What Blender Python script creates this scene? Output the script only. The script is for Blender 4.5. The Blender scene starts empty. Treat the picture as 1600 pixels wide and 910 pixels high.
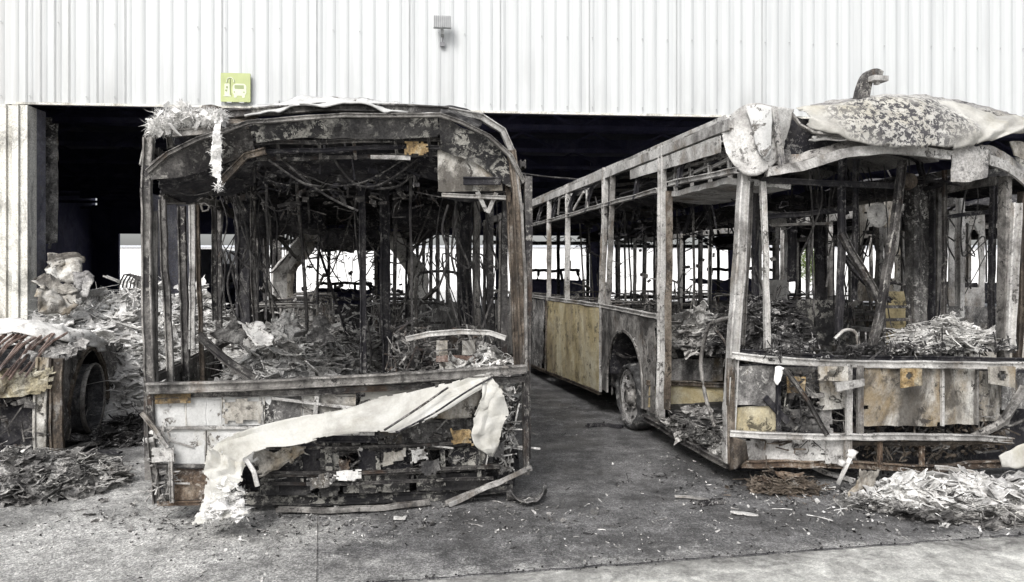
import bpy, math, random
from mathutils import Vector, noise, Matrix
R = math.radians
sc = bpy.context.scene
COL = sc.collection

# ------------------------------------------------------------------ camera, sky, sun, exposure
F, CX, HY, CAMZ = 1155.0, 800.0, 432.0, 1.66
cam = bpy.data.objects.new('camera', bpy.data.cameras.new('camera'))
COL.objects.link(cam)
cam.location = (0, 0, CAMZ)
cam.rotation_euler = (R(90), 0, 0)
cam.data.lens = 36 * F / 1600
cam.data.shift_y = -(455 - HY) / 1600
cam.data.clip_end = 2000
cam.data.clip_start = 0.05
sc.camera = cam

SUN_EL, SUN_AZ = R(42), R(203)        # azimuth clockwise from +Y: behind the camera, a little left
world = bpy.data.worlds.new('World'); sc.world = world; world.use_nodes = True
nt = world.node_tree; bg = nt.nodes['Background']
sky = nt.nodes.new('ShaderNodeTexSky'); sky.sky_type = 'NISHITA'; sky.sun_disc = False
sky.sun_elevation = SUN_EL; sky.sun_rotation = SUN_AZ
sky.air_density = 1.0; sky.dust_density = 4.0; sky.ozone_density = 1.0
hs = nt.nodes.new('ShaderNodeHueSaturation'); hs.inputs['Saturation'].default_value = 0.22
nt.links.new(sky.outputs[0], hs.inputs['Color']); nt.links.new(hs.outputs[0], bg.inputs['Color'])
bg.inputs['Strength'].default_value = 0.15
sun = bpy.data.objects.new('sun', bpy.data.lights.new('sun', 'SUN')); COL.objects.link(sun)
sun.data.energy = 1.5; sun.data.angle = R(22); sun.data.color = (1, .985, .965)
sd = Vector((math.sin(SUN_AZ) * math.cos(SUN_EL), math.cos(SUN_AZ) * math.cos(SUN_EL), math.sin(SUN_EL)))
sun.rotation_euler = sd.to_track_quat('Z', 'Y').to_euler()
sun.location = sd * 60
vs = sc.view_settings
vs.view_transform = 'Standard'; vs.look = 'None'; vs.gamma = 1; vs.use_curve_mapping = False
vs.exposure = 0.53
sc.cycles.max_bounces = 6; sc.cycles.diffuse_bounces = 4

# ------------------------------------------------------------------ materials
def new_mat(name):
    m = bpy.data.materials.new(name); m.use_nodes = True
    n = m.node_tree; return m, n, n.nodes['Principled BSDF']
def rgba(c): return (c[0], c[1], c[2], 1) if not isinstance(c, (int, float)) else (c, c, c, 1)
def ramp(n, fac, stops):
    r = n.nodes.new('ShaderNodeValToRGB'); e = r.color_ramp.elements
    while len(e) < len(stops): e.new(0.5)
    for k, (p, c) in enumerate(stops): e[k].position = p; e[k].color = rgba(c)
    n.links.new(fac, r.inputs[0]); return r.outputs[0]
def tnoise(n, vec, scale, detail=8, rough=.62, dist=0.0):
    t = n.nodes.new('ShaderNodeTexNoise'); t.inputs['Scale'].default_value = scale
    t.inputs['Detail'].default_value = detail; t.inputs['Roughness'].default_value = rough
    t.inputs['Distortion'].default_value = dist
    n.links.new(vec, t.inputs['Vector']); return t.outputs[0]
def mix(n, fac, a, b, mode='MIX'):
    x = n.nodes.new('ShaderNodeMix'); x.data_type = 'RGBA'; x.blend_type = mode
    if isinstance(fac, (int, float)): x.inputs[0].default_value = fac
    else: n.links.new(fac, x.inputs[0])
    for i, s in ((6, a), (7, b)):
        if hasattr(s, 'links') or hasattr(s, 'is_output'): n.links.new(s, x.inputs[i])
        else: x.inputs[i].default_value = rgba(s)
    return x.outputs[2]
def mapping(n, vec, scale, loc=(0, 0, 0)):
    mp = n.nodes.new('ShaderNodeMapping'); mp.inputs['Scale'].default_value = scale
    mp.inputs['Location'].default_value = loc
    n.links.new(vec, mp.inputs['Vector']); return mp.outputs[0]
def coords(n, randomise=True):
    tc = n.nodes.new('ShaderNodeTexCoord')
    if not randomise: return tc.outputs['Object']
    oi = n.nodes.new('ShaderNodeObjectInfo')
    ml = n.nodes.new('ShaderNodeMath'); ml.operation = 'MULTIPLY'; ml.inputs[1].default_value = 37.0
    n.links.new(oi.outputs['Random'], ml.inputs[0])
    va = n.nodes.new('ShaderNodeVectorMath'); va.operation = 'ADD'
    n.links.new(tc.outputs['Object'], va.inputs[0]); n.links.new(ml.outputs[0], va.inputs[1])
    return va.outputs[0]
def add_bump(n, bs, hts, strength, dist=.01):
    prev = None
    for h, s in hts:
        b = n.nodes.new('ShaderNodeBump'); b.inputs['Strength'].default_value = s * strength
        b.inputs['Distance'].default_value = dist
        n.links.new(h, b.inputs['Height'])
        if prev: n.links.new(prev, b.inputs['Normal'])
        prev = b.outputs[0]
    n.links.new(prev, bs.inputs['Normal'])

def mul(n, a, b):
    x = n.nodes.new('ShaderNodeMath'); x.operation = 'MULTIPLY'
    n.links.new(a, x.inputs[0])
    if isinstance(b, (int, float)): x.inputs[1].default_value = b
    else: n.links.new(b, x.inputs[1])
    return x.outputs[0]
def burnt(name, dark, mid, light, pos=(.38, .5, .62), scale=3, streak=(1, 1, .75), rust=None, rustpos=(.56, .66),
          flecks=None, fleckpos=(.6, .64), fscale=22, rough=.8, metal=0.0, bump=.42, bscale=26, blotch=.6, blotchc=(.018, .017, .018), island=0.0, bl=(.5, .6), ashy=.0, attr=False, grain=1.0):
    """layered burnt surface: scaled steel or ash, soot blotches with flaky edges, rust, flecks"""
    m, n, bs = new_mat(name)
    v = coords(n); sv = mapping(n, v, streak)
    a = tnoise(n, sv, scale, 12, .74, .5)
    col = ramp(n, a, [(pos[0], dark), (pos[1], mid), (pos[2], light)])
    if rust:
        r = ramp(n, tnoise(n, mapping(n, v, (1, 1, .5), (5, 3, 9)), scale * .8, 10, .7, .3), [(rustpos[0], 0), (rustpos[1], .85)])
        col = mix(n, r, col, rust)
    big = tnoise(n, mapping(n, v, (1, 1, .7), (11, 3, 2)), 1.1, 12, .72, .8)
    if blotch:
        k = mul(n, ramp(n, big, [(bl[0], 0), (bl[1], 1)]), blotch)
        col = mix(n, k, col, blotchc)
    # flaky paint islands: sharp-edged, from distorted noise
    fk = ramp(n, tnoise(n, mapping(n, v, (1, 1, 1), (2, 7, 1)), fscale, 8, .74, .6), [(fleckpos[0] - .06, 0), (fleckpos[0] - .04, 1)])
    where = ramp(n, tnoise(n, mapping(n, v, (1, 1, 1), (7, 1, 5)), 2.6, 8, .7), [(.46, 0), (.56, 1)])
    if attr:
        at_ = n.nodes.new('ShaderNodeAttribute'); at_.attribute_name = 'soot'; where = at_.outputs['Fac']
    if flecks is not None: col = mix(n, mul(n, fk, where), col, flecks)
    if ashy:
        ak = ramp(n, tnoise(n, mapping(n, v, (1, 1, .6), (1, 17, 5)), 7, 9, .75, .3), [(.56, 0), (.63, ashy)])
        col = mix(n, ak, col, (.5, .49, .47))
    if island:
        g = n.nodes.new('ShaderNodeNewGeometry')
        il = ramp(n, g.outputs['Random Per Island'], [(0, .12), (.3, .4), (.62, .95), (1, 1.5)])
        col = mix(n, island, col, il, 'MULTIPLY')
    fine = ramp(n, tnoise(n, v, 60, 8, .8), [(.34, .35), (.5, .95), (.66, 1.4)])
    col = mix(n, grain, col, fine, 'MULTIPLY')
    n.links.new(col, bs.inputs['Base Color'])
    bs.inputs['Roughness'].default_value = rough; bs.inputs['Metallic'].default_value = metal
    bs.inputs['Specular IOR Level'].default_value = .3
    add_bump(n, bs, [(tnoise(n, v, bscale, 10, .75), 1), (a, .8), (fk, .25)], bump, .012)
    return m

M = {}
M['soot'] = burnt('soot', (.008, .008, .012), (.022, .021, .025), (.06, .057, .058), flecks=(.16, .155, .15), blotch=.4, ashy=.12)
M['soot_flecked'] = burnt('soot_flecked', (.012, .012, .014), (.03, .029, .03), (.08, .077, .075), flecks=(.34, .33, .3), fleckpos=(.56, .6), fscale=13, blotch=.4)
M['char_steel'] = burnt('char_steel', (.022, .02, .022), (.07, .066, .064), (.19, .18, .17), scale=4, rust=(.085, .055, .038), flecks=(.28, .27, .25), blotch=.7, ashy=.3, metal=.3, rough=.62)
M['grey_steel'] = burnt('grey_steel', (.06, .056, .053), (.21, .2, .188), (.4, .385, .365), pos=(.36, .5, .64), scale=4, rust=(.12, .08, .05), rustpos=(.6, .7), flecks=(.03, .028, .028), blotch=.75, ashy=.35, metal=.3, rough=.62, grain=0.7)
M['ash_steel'] = burnt('ash_steel', (.13, .122, .115), (.4, .39, .375), (.62, .61, .59), pos=(.33, .46, .6), scale=3, rust=(.17, .13, .09), rustpos=(.53, .68), flecks=(.1, .095, .09), fscale=18, blotch=.7, blotchc=(.055, .05, .048), bl=(.5, .66), ashy=.35, metal=.3, rough=.62, grain=0.6)
M['panel_ash'] = burnt('panel_ash', (.09, .08, .07), (.34, .32, .285), (.56, .55, .52), pos=(.36, .47, .6), scale=2.4, streak=(1, 1, .45), rust=(.2, .15, .085), rustpos=(.49, .62), flecks=(.05, .045, .04), fscale=12, bump=.3, blotch=.85, blotchc=(.05, .044, .038), bl=(.49, .58), grain=0.6)
M['panel_grey'] = burnt('panel_grey', (.035, .034, .035), (.13, .126, .122), (.32, .31, .3), scale=2.8, streak=(1, 1, .7), rust=(.13, .1, .06), rustpos=(.58, .7), flecks=(.42, .41, .39), bump=.5, blotch=.8, ashy=.3)
M['yellow_panel'] = burnt('yellow_panel', (.14, .12, .075), (.33, .275, .155), (.46, .425, .32), pos=(.34, .47, .62), scale=1.3, streak=(1, 1, .6), rust=(.15, .12, .085), rustpos=(.5, .62), flecks=(.08, .07, .05), fscale=9, bump=.2, blotch=.65, blotchc=(.13, .115, .085), bl=(.54, .64), grain=0.5)
M['scorched_cream'] = burnt('scorched_cream', (.12, .1, .07), (.3, .265, .18), (.46, .44, .37), scale=4, streak=(1, 1, .8), rust=(.1, .08, .06), rustpos=(.52, .6), flecks=(.06, .055, .05), blotch=.8)
M['rust'] = burnt('rust', (.04, .03, .025), (.115, .08, .056), (.25, .205, .16), scale=6, flecks=(.35, .32, .28), blotch=.7, ashy=.6)
M['brown_steel'] = burnt('brown_steel', (.04, .034, .029), (.125, .1, .078), (.25, .22, .185), scale=5, streak=(1.2, 1.2, .5), flecks=(.03, .025, .02), blotch=.7, ashy=.3, metal=.3, rough=.62)
M['orange_scorch'] = burnt('orange_scorch', (.1, .07, .04), (.3, .21, .1), (.45, .4, .3), scale=7, blotch=.7, flecks=(.06, .05, .04))
M['ash_white'] = burnt('ash_white', (.3, .29, .28), (.6, .59, .57), (.76, .75, .73), pos=(.34, .46, .6), scale=4, streak=(1, 1, 1), flecks=(.16, .15, .14), bump=.7, blotch=.5, blotchc=(.2, .19, .18), bl=(.56, .68), grain=0.3)
M['melted_white'] = burnt('melted_white', (.22, .21, .18), (.4, .39, .355), (.52, .515, .49), pos=(.3, .42, .6), scale=1.8, streak=(1, 1, 1), rust=(.3, .27, .19), rustpos=(.56, .72), bump=.2, blotch=.5, blotchc=(.2, .19, .17), bl=(.52, .62), grain=0.15)
M['dome_skin'] = burnt('dome_skin', (.13, .125, .13), (.31, .3, .285), (.5, .49, .47), pos=(.34, .48, .63), scale=1.8, streak=(1, 1, 1), rust=(.33, .3, .23), rustpos=(.56, .7), flecks=(.05, .048, .05), fleckpos=(.57, .6), fscale=26, bump=.25, blotch=.5, blotchc=(.15, .145, .15))
M['dome_main'] = burnt('dome_main', (.2, .19, .17), (.4, .39, .36), (.58, .57, .54), pos=(.3, .46, .64), scale=1.4, streak=(1, 1, 1), rust=(.33, .3, .22), rustpos=(.52, .7), flecks=(.05, .048, .052), fleckpos=(.55, .58), fscale=24, bump=.15, blotch=.4, blotchc=(.22, .215, .21), attr=True, grain=0.2)
M['pale_scorch'] = burnt('pale_scorch', (.22, .21, .2), (.46, .46, .45), (.6, .6, .59), pos=(.28, .42, .62), scale=1.8, streak=(1, 1, .5), rust=(.26, .22, .14), rustpos=(.6, .7), flecks=(.12, .11, .1), fleckpos=(.62, .66), fscale=10, bump=.2, blotch=.5, blotchc=(.16, .15, .135), bl=(.56, .66), grain=0.3)
M['debris'] = burnt('debris', (.045, .042, .041), (.25, .24, .23), (.5, .49, .47), pos=(.38, .48, .6), scale=7, streak=(1, 1, 1), rust=(.13, .1, .075), rustpos=(.62, .72), flecks=(.5, .49, .46), fscale=20, island=.9, blotch=.7)
M['debris_light'] = burnt('debris_light', (.17, .16, .15), (.48, .47, .45), (.68, .67, .65), pos=(.36, .46, .58), scale=7, streak=(1, 1, 1), rust=(.24, .19, .14), rustpos=(.64, .76), flecks=(.08, .075, .07), fscale=16, island=.6, blotch=.45, blotchc=(.08, .075, .07))
M['debris_white'] = burnt('debris_white', (.25, .245, .23), (.58, .57, .55), (.76, .755, .74), pos=(.36, .46, .58), scale=7, streak=(1, 1, 1), flecks=(.1, .095, .09), fscale=16, island=.4, blotch=.4, blotchc=(.2, .19, .19), grain=0.4)
M['debris_dark'] = burnt('debris_dark', (.014, .013, .014), (.045, .043, .043), (.17, .165, .16), pos=(.42, .52, .64), scale=8, streak=(1, 1, 1), flecks=(.38, .37, .36), island=.7, blotch=.5)
M['red_rod'] = burnt('red_rod', (.08, .05, .042), (.2, .135, .11), (.36, .3, .27), scale=6, blotch=.6, ashy=.4)
M['wire'] = burnt('wire', (.012, .011, .012), (.035, .033, .032), (.13, .125, .12), scale=9, blotch=.5)
M['tyre'] = burnt('tyre', (.01, .01, .01), (.05, .049, .049), (.14, .14, .14), scale=6, ashy=.5)
M['rim'] = burnt('rim', (.12, .118, .112), (.36, .35, .34), (.5, .49, .48), pos=(.32, .46, .6), scale=7, streak=(1, 1, 1), flecks=(.06, .055, .05), blotch=.6, blotchc=(.07, .065, .06))
M['rim_dark'] = burnt('rim_dark', (.02, .02, .022), (.06, .06, .065), (.16, .16, .16), scale=5, streak=(1, 1, 1), ashy=.2)
M['fibre'] = burnt('fibre', (.68, .67, .65), (.78, .77, .75), (.84, .83, .82), scale=6, streak=(1, 1, 1), bump=.5, bscale=60, blotch=.25, blotchc=(.5, .48, .45), grain=0.3)

def plain(name, c, rough=.6, spots=None, scale=6, metal=0.0, bump=.1):
    m, n, bs = new_mat(name); v = coords(n, False)
    col = ramp(n, tnoise(n, v, scale, 7, .6), [(.35, [x * .86 for x in c]), (.65, [min(1, x * 1.06) for x in c])])
    n.links.new(col, bs.inputs['Base Color']); bs.inputs['Roughness'].default_value = rough
    bs.inputs['Metallic'].default_value = metal
    add_bump(n, bs, [(tnoise(n, v, scale * 6), 1)], bump, .004)
    return m
M['sign_green'] = plain('sign_green', (.4, .45, .2), .5, scale=3)
M['sign_white'] = plain('sign_white', (.6, .63, .48), .5)
M['sign_grey'] = plain('sign_grey', (.27, .32, .15), .5)
M['lamp_grey'] = plain('lamp_grey', (.36, .37, .37), .5)
M['lamp_dark'] = plain('lamp_dark', (.2, .2, .21), .4)
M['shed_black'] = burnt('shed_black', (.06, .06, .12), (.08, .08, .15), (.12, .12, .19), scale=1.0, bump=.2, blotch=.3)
M['shed_grey'] = burnt('shed_grey', (.12, .12, .15), (.2, .2, .24), (.34, .34, .36), scale=2, flecks=(.2, .19, .18), blotch=.5)
M['truck_grey'] = plain('truck_grey', (.46, .48, .52), .5)
M['far_white'] = plain('far_white', (.8, .8, .8), .6)
M['far_green'] = plain('far_green', (.1, .14, .035), .8, scale=1)

# cladding: white profiled steel, grime running down, smoke-stained joints at the left end
def cladding_mat():
    m, n, bs = new_mat('white_cladding')
    v = coords(n, False)
    sep = n.nodes.new('ShaderNodeSeparateXYZ'); n.links.new(v, sep.inputs[0])
    st = tnoise(n, mapping(n, v, (2.2, 2.2, .09)), 2.2, 8, .6)
    col = ramp(n, st, [(.33, (.46, .475, .48)), (.5, (.52, .535, .538)), (.7, (.55, .565, .567))])
    g = tnoise(n, mapping(n, v, (9, 9, .16), (3, 1, 4)), 1.6, 6, .6)
    col = mix(n, ramp(n, g, [(.5, 0), (.74, .2)]), col, (.38, .38, .375))
    # soot haze licked up from the opening, in tongues
    mz = n.nodes.new('ShaderNodeMapRange'); n.links.new(sep.outputs[2], mz.inputs[0])
    mz.inputs[1].default_value = 5.6; mz.inputs[2].default_value = 4.45; mz.inputs[3].default_value = 0; mz.inputs[4].default_value = 1
    tg = ramp(n, tnoise(n, mapping(n, v, (.8, .8, .25), (4, 4, 1)), 1.3, 6, .6), [(.46, 0), (.7, .45)])
    col = mix(n, mul(n, mz.outputs[0], tg), col, (.2, .195, .19))
    # grime is heavier near the left end of the wall (x < 2 m) as streaks
    mr = n.nodes.new('ShaderNodeMapRange'); n.links.new(sep.outputs[0], mr.inputs[0])
    mr.inputs[1].default_value = 2.6; mr.inputs[2].default_value = -1.0; mr.inputs[3].default_value = 0; mr.inputs[4].default_value = 1
    ml = n.nodes.new('ShaderNodeMath'); ml.operation = 'MULTIPLY'
    n.links.new(mr.outputs[0], ml.inputs[0]); n.links.new(ramp(n, g, [(.36, 0), (.62, .55)]), ml.inputs[1])
    col = mix(n, ml.outputs[0], col, (.4, .395, .38))
    n.links.new(col, bs.inputs['Base Color']); bs.inputs['Roughness'].default_value = .55
    add_bump(n, bs, [(st, 1)], .1, .01)
    return m
M['cladding'] = cladding_mat()
M['flashing'] = burnt('flashing', (.3, .28, .25), (.6, .58, .52), (.76, .75, .7), pos=(.3, .42, .58), scale=1.6, streak=(3, 3, .25), flecks=(.2, .18, .15), fleckpos=(.68, .73), bump=.2)

# ------------------------------------------------------------------ mesh builder
class MB:
    def __init__(s): s.v = []; s.f = []
    def add(s, vs_, fs_):
        o = len(s.v); s.v += [tuple(p) for p in vs_]; s.f += [tuple(i + o for i in q) for q in fs_]
    def box(s, c, sz, rot=None):
        c = Vector(c); h = Vector(sz) * .5
        pts = [Vector((x * h.x, y * h.y, z * h.z)) for x in (-1, 1) for y in (-1, 1) for z in (-1, 1)]
        if rot is not None: pts = [rot @ p for p in pts]
        s.add([c + p for p in pts], [(0, 1, 3, 2), (4, 6, 7, 5), (0, 4, 5, 1), (2, 3, 7, 6), (0, 2, 6, 4), (1, 5, 7, 3)])
    def sweep(s, pts, prof, up=Vector((0, 0, 1)), closed_caps=True, scalef=None):
        n = len(pts); k = len(prof); rings = []
        for i, p in enumerate(pts):
            t = (pts[min(i + 1, n - 1)] - pts[max(i - 1, 0)])
            if t.length < 1e-7: t = Vector((0, 0, 1))
            t.normalize()
            a = up if abs(t.dot(up)) < .93 else (Vector((0, 1, 0)) if abs(t.y) < .8 else Vector((1, 0, 0)))
            sx = t.cross(a).normalized(); sy = sx.cross(t).normalized()
            q = 1 if scalef is None else scalef(i / (n - 1))
            rings += [p + sx * (a_ * q) + sy * (b_ * q) for a_, b_ in prof]
        fs_ = [(i * k + j, i * k + (j + 1) % k, (i + 1) * k + (j + 1) % k, (i + 1) * k + j) for i in range(n - 1) for j in range(k)]
        if closed_caps: fs_ += [tuple(range(k))[::-1], tuple(range((n - 1) * k, n * k))]
        s.add(rings, fs_)
    def tube(s, pts, r, n=6, jit=0, step=.12, smooth=True, seed=0):
        pts = resample(pts, step, smooth); pts = wobble(pts, jit, seed)
        s.sweep(pts, [(math.cos(2 * math.pi * j / n) * r, math.sin(2 * math.pi * j / n) * r) for j in range(n)])
    def bar(s, pts, w, t, jit=.006, step=.16, seed=None, up=None, chan=False):
        """flat or box bar with chamfered corners; warped a little by heat; chan makes an open channel"""
        if seed is None: seed = random.random() * 99
        pts = wobble(resample(pts, step, False), jit, seed)
        a, b = w / 2, t / 2; c = min(a, b) * .3
        if chan:
            e = min(a, b) * .28
            prof = [(-a, -b), (a, -b), (a, b), (a - e, b), (a - e, -b + e), (-a + e, -b + e), (-a + e, b), (-a, b)]
        else:
            c *= .6; g = min(a * .7, b * .75, .024)
            if min(w, t) < .022: prof = [(-a, -b + c), (-a + c, -b), (a - c, -b), (a, -b + c), (a, b - c), (a - c, b), (-a + c, b), (-a, b - c)]
            else: prof = [(-a, -b + c), (-a + c, -b), (-a * .64, -b), (-a * .56, -b + g), (a * .56, -b + g), (a * .64, -b), (a - c, -b), (a, -b + c), (a, b - c), (a - c, b), (a * .64, b), (a * .56, b - g), (-a * .56, b - g), (-a * .64, b), (-a + c, b), (-a, b - c)]
        ph = seed * 3.1
        s.sweep(pts, prof, up or Vector((0, 0, 1)), scalef=lambda u: 1 + .12 * noise.noise(Vector((u * 9 + ph, ph, 0))) + .1 * noise.noise(Vector((u * 41 + ph, ph, 3))))
    def sheet(s, fn, nu, nv, th=.006, mask=None):
        g = [[fn(i / nu, j / nv) for j in range(nv + 1)] for i in range(nu + 1)]
        N = [[None] * (nv + 1) for _ in range(nu + 1)]
        for i in range(nu + 1):
            for j in range(nv + 1):
                du = g[min(i + 1, nu)][j] - g[max(i - 1, 0)][j]; dv = g[i][min(j + 1, nv)] - g[i][max(j - 1, 0)]
                q = du.cross(dv); N[i][j] = q.normalized() if q.length > 1e-9 else Vector((0, 0, 1))
        o = len(s.v); W = nv + 1; T = (nu + 1) * W
        s.v += [tuple(g[i][j] + N[i][j] * th * .5) for i in range(nu + 1) for j in range(W)]
        s.v += [tuple(g[i][j] - N[i][j] * th * .5) for i in range(nu + 1) for j in range(W)]
        keep = [[(mask is None or mask((i + .5) / nu, (j + .5) / nv)) for j in range(nv)] for i in range(nu)]
        K = lambda i, j: 0 <= i < nu and 0 <= j < nv and keep[i][j]
        for i in range(nu):
            for j in range(nv):
                if not keep[i][j]: continue
                a, b, c, d = o + i * W + j, o + (i + 1) * W + j, o + (i + 1) * W + j + 1, o + i * W + j + 1
                s.f.append((a, b, c, d)); s.f.append((d + T, c + T, b + T, a + T))
                if not K(i, j - 1): s.f.append((b, a, a + T, b + T))
                if not K(i, j + 1): s.f.append((d, c, c + T, d + T))
                if not K(i - 1, j): s.f.append((a, d, d + T, a + T))
                if not K(i + 1, j): s.f.append((c, b, b + T, c + T))
    def lathe(s, prof, n, c, ax=0, a0=0, a1=2 * math.pi):
        c = Vector(c); k = len(prof); vs_ = []
        full = abs(a1 - a0 - 2 * math.pi) < 1e-6; m = n if full else n + 1
        for i in range(m):
            a = a0 + (a1 - a0) * i / n
            for r, h in prof:
                p = [0, 0, 0]; p[ax] = h; p[(ax + 1) % 3] = r * math.cos(a); p[(ax + 2) % 3] = r * math.sin(a)
                vs_.append(c + Vector(p))
        s.add(vs_, [(i * k + j, ((i + 1) % m) * k + j, ((i + 1) % m) * k + j + 1, i * k + j + 1) for i in range(n) for j in range(k - 1)])
    def build(s, name, mat, parent=None, smooth=False):
        me = bpy.data.meshes.new(name); me.from_pydata(s.v, [], s.f); me.update()
        me.materials.append(M[mat] if isinstance(mat, str) else mat)
        if smooth: me.polygons.foreach_set('use_smooth', [True] * len(me.polygons))
        o = bpy.data.objects.new(name, me); COL.objects.link(o); o.parent = parent
        return o

def catmull(pts, u):
    n = len(pts) - 1; x = min(max(u, 0), 1) * n; i = min(int(x), n - 1); t = x - i
    p0, p1, p2, p3 = pts[max(i - 1, 0)], pts[i], pts[i + 1], pts[min(i + 2, n)]
    return .5 * ((2 * p1) + (p2 - p0) * t + (2 * p0 - 5 * p1 + 4 * p2 - p3) * t * t + (3 * p1 - p0 - 3 * p2 + p3) * t ** 3)
def resample(pts, step, smooth):
    pts = [Vector(p) for p in pts]
    if smooth and len(pts) > 2:
        L = sum((pts[i + 1] - pts[i]).length for i in range(len(pts) - 1)); n = max(len(pts), int(L / step) + 1)
        return [catmull(pts, i / n) for i in range(n + 1)]
    out = [pts[0]]
    for i in range(len(pts) - 1):
        d = pts[i + 1] - pts[i]; k = max(1, int(d.length / step))
        out += [pts[i] + d * (j / k) for j in range(1, k + 1)]
    return out
def wobble(pts, amp, seed):
    if not amp: return pts
    o = Vector((seed * 1.7, seed * 2.3, seed))
    return [p + (noise.noise_vector(p * 1.6 + o) * amp * 1.3 + noise.noise_vector(p * 7 + o) * amp) for p in pts]
def crumple(p, amp, freq=3, seed=0):
    o = Vector((seed * 3.7, seed * 1.9, seed * 2.3)); q = p * freq + o
    a = noise.noise_vector(q); b = noise.noise_vector(q * 2.3 + o); c = noise.noise_vector(q * 5.3)
    # folded, crease-like displacement
    return p + Vector([(abs(a[i]) * 1.6 - .4 + abs(b[i]) * .7 + c[i] * .22) * amp for i in range(3)])
def ragged(seed, amt=.12, freq=5, holes=0.0):
    def f(u, v):
        e = min(u, 1 - u, v, 1 - v)
        q = noise.noise(Vector((u * freq + seed * 5.1, v * freq, seed))) * .5 + .5 * noise.noise(Vector((u * freq * 3, v * freq * 3 + seed, 2)))
        if e < amt * max(0, q + .25): return False
        if holes and noise.noise(Vector((u * freq * 1.3 + 9, v * freq * 1.3 + seed * 2, 4))) > 1 - holes: return False
        return True
    return f
def quad_fn(a, b, c, d, amp=0, freq=3, seed=0):      # a,b top edge; d,c bottom edge
    a, b, c, d = map(Vector, (a, b, c, d))
    def f(u, v):
        p = (a * (1 - u) + b * u) * (1 - v) + (d * (1 - u) + c * u) * v
        return crumple(p, amp, freq, seed) if amp else p
    return f
def ribbon_fn(top, bot, amp=0, freq=4, seed=0, bulge=None):
    top = [Vector(p) for p in top]; bot = [Vector(p) for p in bot]
    def f(u, v):
        p = catmull(top, u) * (1 - v) + catmull(bot, u) * v
        if bulge is not None: p = p + bulge * math.sin(math.pi * v)
        return crumple(p, amp, freq, seed) if amp else p
    return f

def tag(o, label=None, cat=None, group=None, kind=None):
    if label: o['label'] = label
    if cat: o['category'] = cat
    if group: o['group'] = group
    if kind: o['kind'] = kind
    return o
def empty(name, loc, rz=0):
    o = bpy.data.objects.new(name, None); COL.objects.link(o); o.location = loc; o.rotation_euler = (0, 0, rz)
    o.empty_display_size = .3; return o

def gpt(px, py, z=0):                       # ground point seen at a pixel of the 1600 px photograph
    t = (CAMZ - z) * F / (py - HY); return Vector(((px - CX) / F * t, t, z))
def at(px, py, Y): return Vector(((px - CX) / F * Y, Y, CAMZ + (HY - py) / F * Y))
class Frame:                                # a vehicle's own frame: origin on the ground at the middle of its front
    def __init__(s, cx, cy, th, W):
        s.o = Vector((cx, cy)); s.th = th; s.W = W
        s.ux = Vector((math.cos(th), math.sin(th))); s.uy = Vector((-math.sin(th), math.cos(th)))
    def front(s, px, py, d=0):
        r = Vector(((px - CX) / F, 1)); t = (d + s.o.dot(s.uy)) / r.dot(s.uy)
        p = r * t - s.o; return Vector((p.dot(s.ux), d, CAMZ + t * (HY - py) / F))
    def side(s, px, py, x):
        r = Vector(((px - CX) / F, 1)); t = (x + s.o.dot(s.ux)) / r.dot(s.ux)
        p = r * t - s.o; return Vector((x, p.dot(s.uy), CAMZ + t * (HY - py) / F))
    def empty(s, name): return empty(name, (s.o.x, s.o.y, 0), s.th)

# ------------------------------------------------------------------ ground
def fbm(x, y, f=1.0, s=0): return noise.fractal(Vector((x * f + s, y * f, s)), .9, 2.1, 5)
def soot_and_shade(x, y):
    """soot and wet ash on the yard, with contact shade near the buses painted in (0 clean concrete .. 1 black)"""
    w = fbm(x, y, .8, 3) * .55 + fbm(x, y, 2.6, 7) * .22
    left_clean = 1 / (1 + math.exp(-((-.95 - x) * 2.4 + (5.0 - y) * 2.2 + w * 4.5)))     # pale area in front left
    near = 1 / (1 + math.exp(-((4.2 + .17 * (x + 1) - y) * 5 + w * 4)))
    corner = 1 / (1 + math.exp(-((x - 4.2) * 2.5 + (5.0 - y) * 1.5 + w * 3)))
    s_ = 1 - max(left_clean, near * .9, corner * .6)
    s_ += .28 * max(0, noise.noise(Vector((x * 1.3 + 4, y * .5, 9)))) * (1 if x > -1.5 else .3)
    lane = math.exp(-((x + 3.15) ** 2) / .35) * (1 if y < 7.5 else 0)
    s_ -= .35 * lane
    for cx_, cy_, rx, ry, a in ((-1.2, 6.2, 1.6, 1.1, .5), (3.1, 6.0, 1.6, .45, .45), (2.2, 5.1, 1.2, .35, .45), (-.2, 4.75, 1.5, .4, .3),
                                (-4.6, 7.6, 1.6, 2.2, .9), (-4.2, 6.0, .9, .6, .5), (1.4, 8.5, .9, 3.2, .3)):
        s_ += a * math.exp(-(((x - cx_) / rx) ** 2 + ((y - cy_) / ry) ** 2))  # soot round the wrecks, and contact shade of the buses painted as darker ground
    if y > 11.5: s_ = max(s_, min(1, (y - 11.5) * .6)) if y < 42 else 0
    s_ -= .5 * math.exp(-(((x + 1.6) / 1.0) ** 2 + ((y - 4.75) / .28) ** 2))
    return max(0, min(1, s_ + w * .3))
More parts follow.
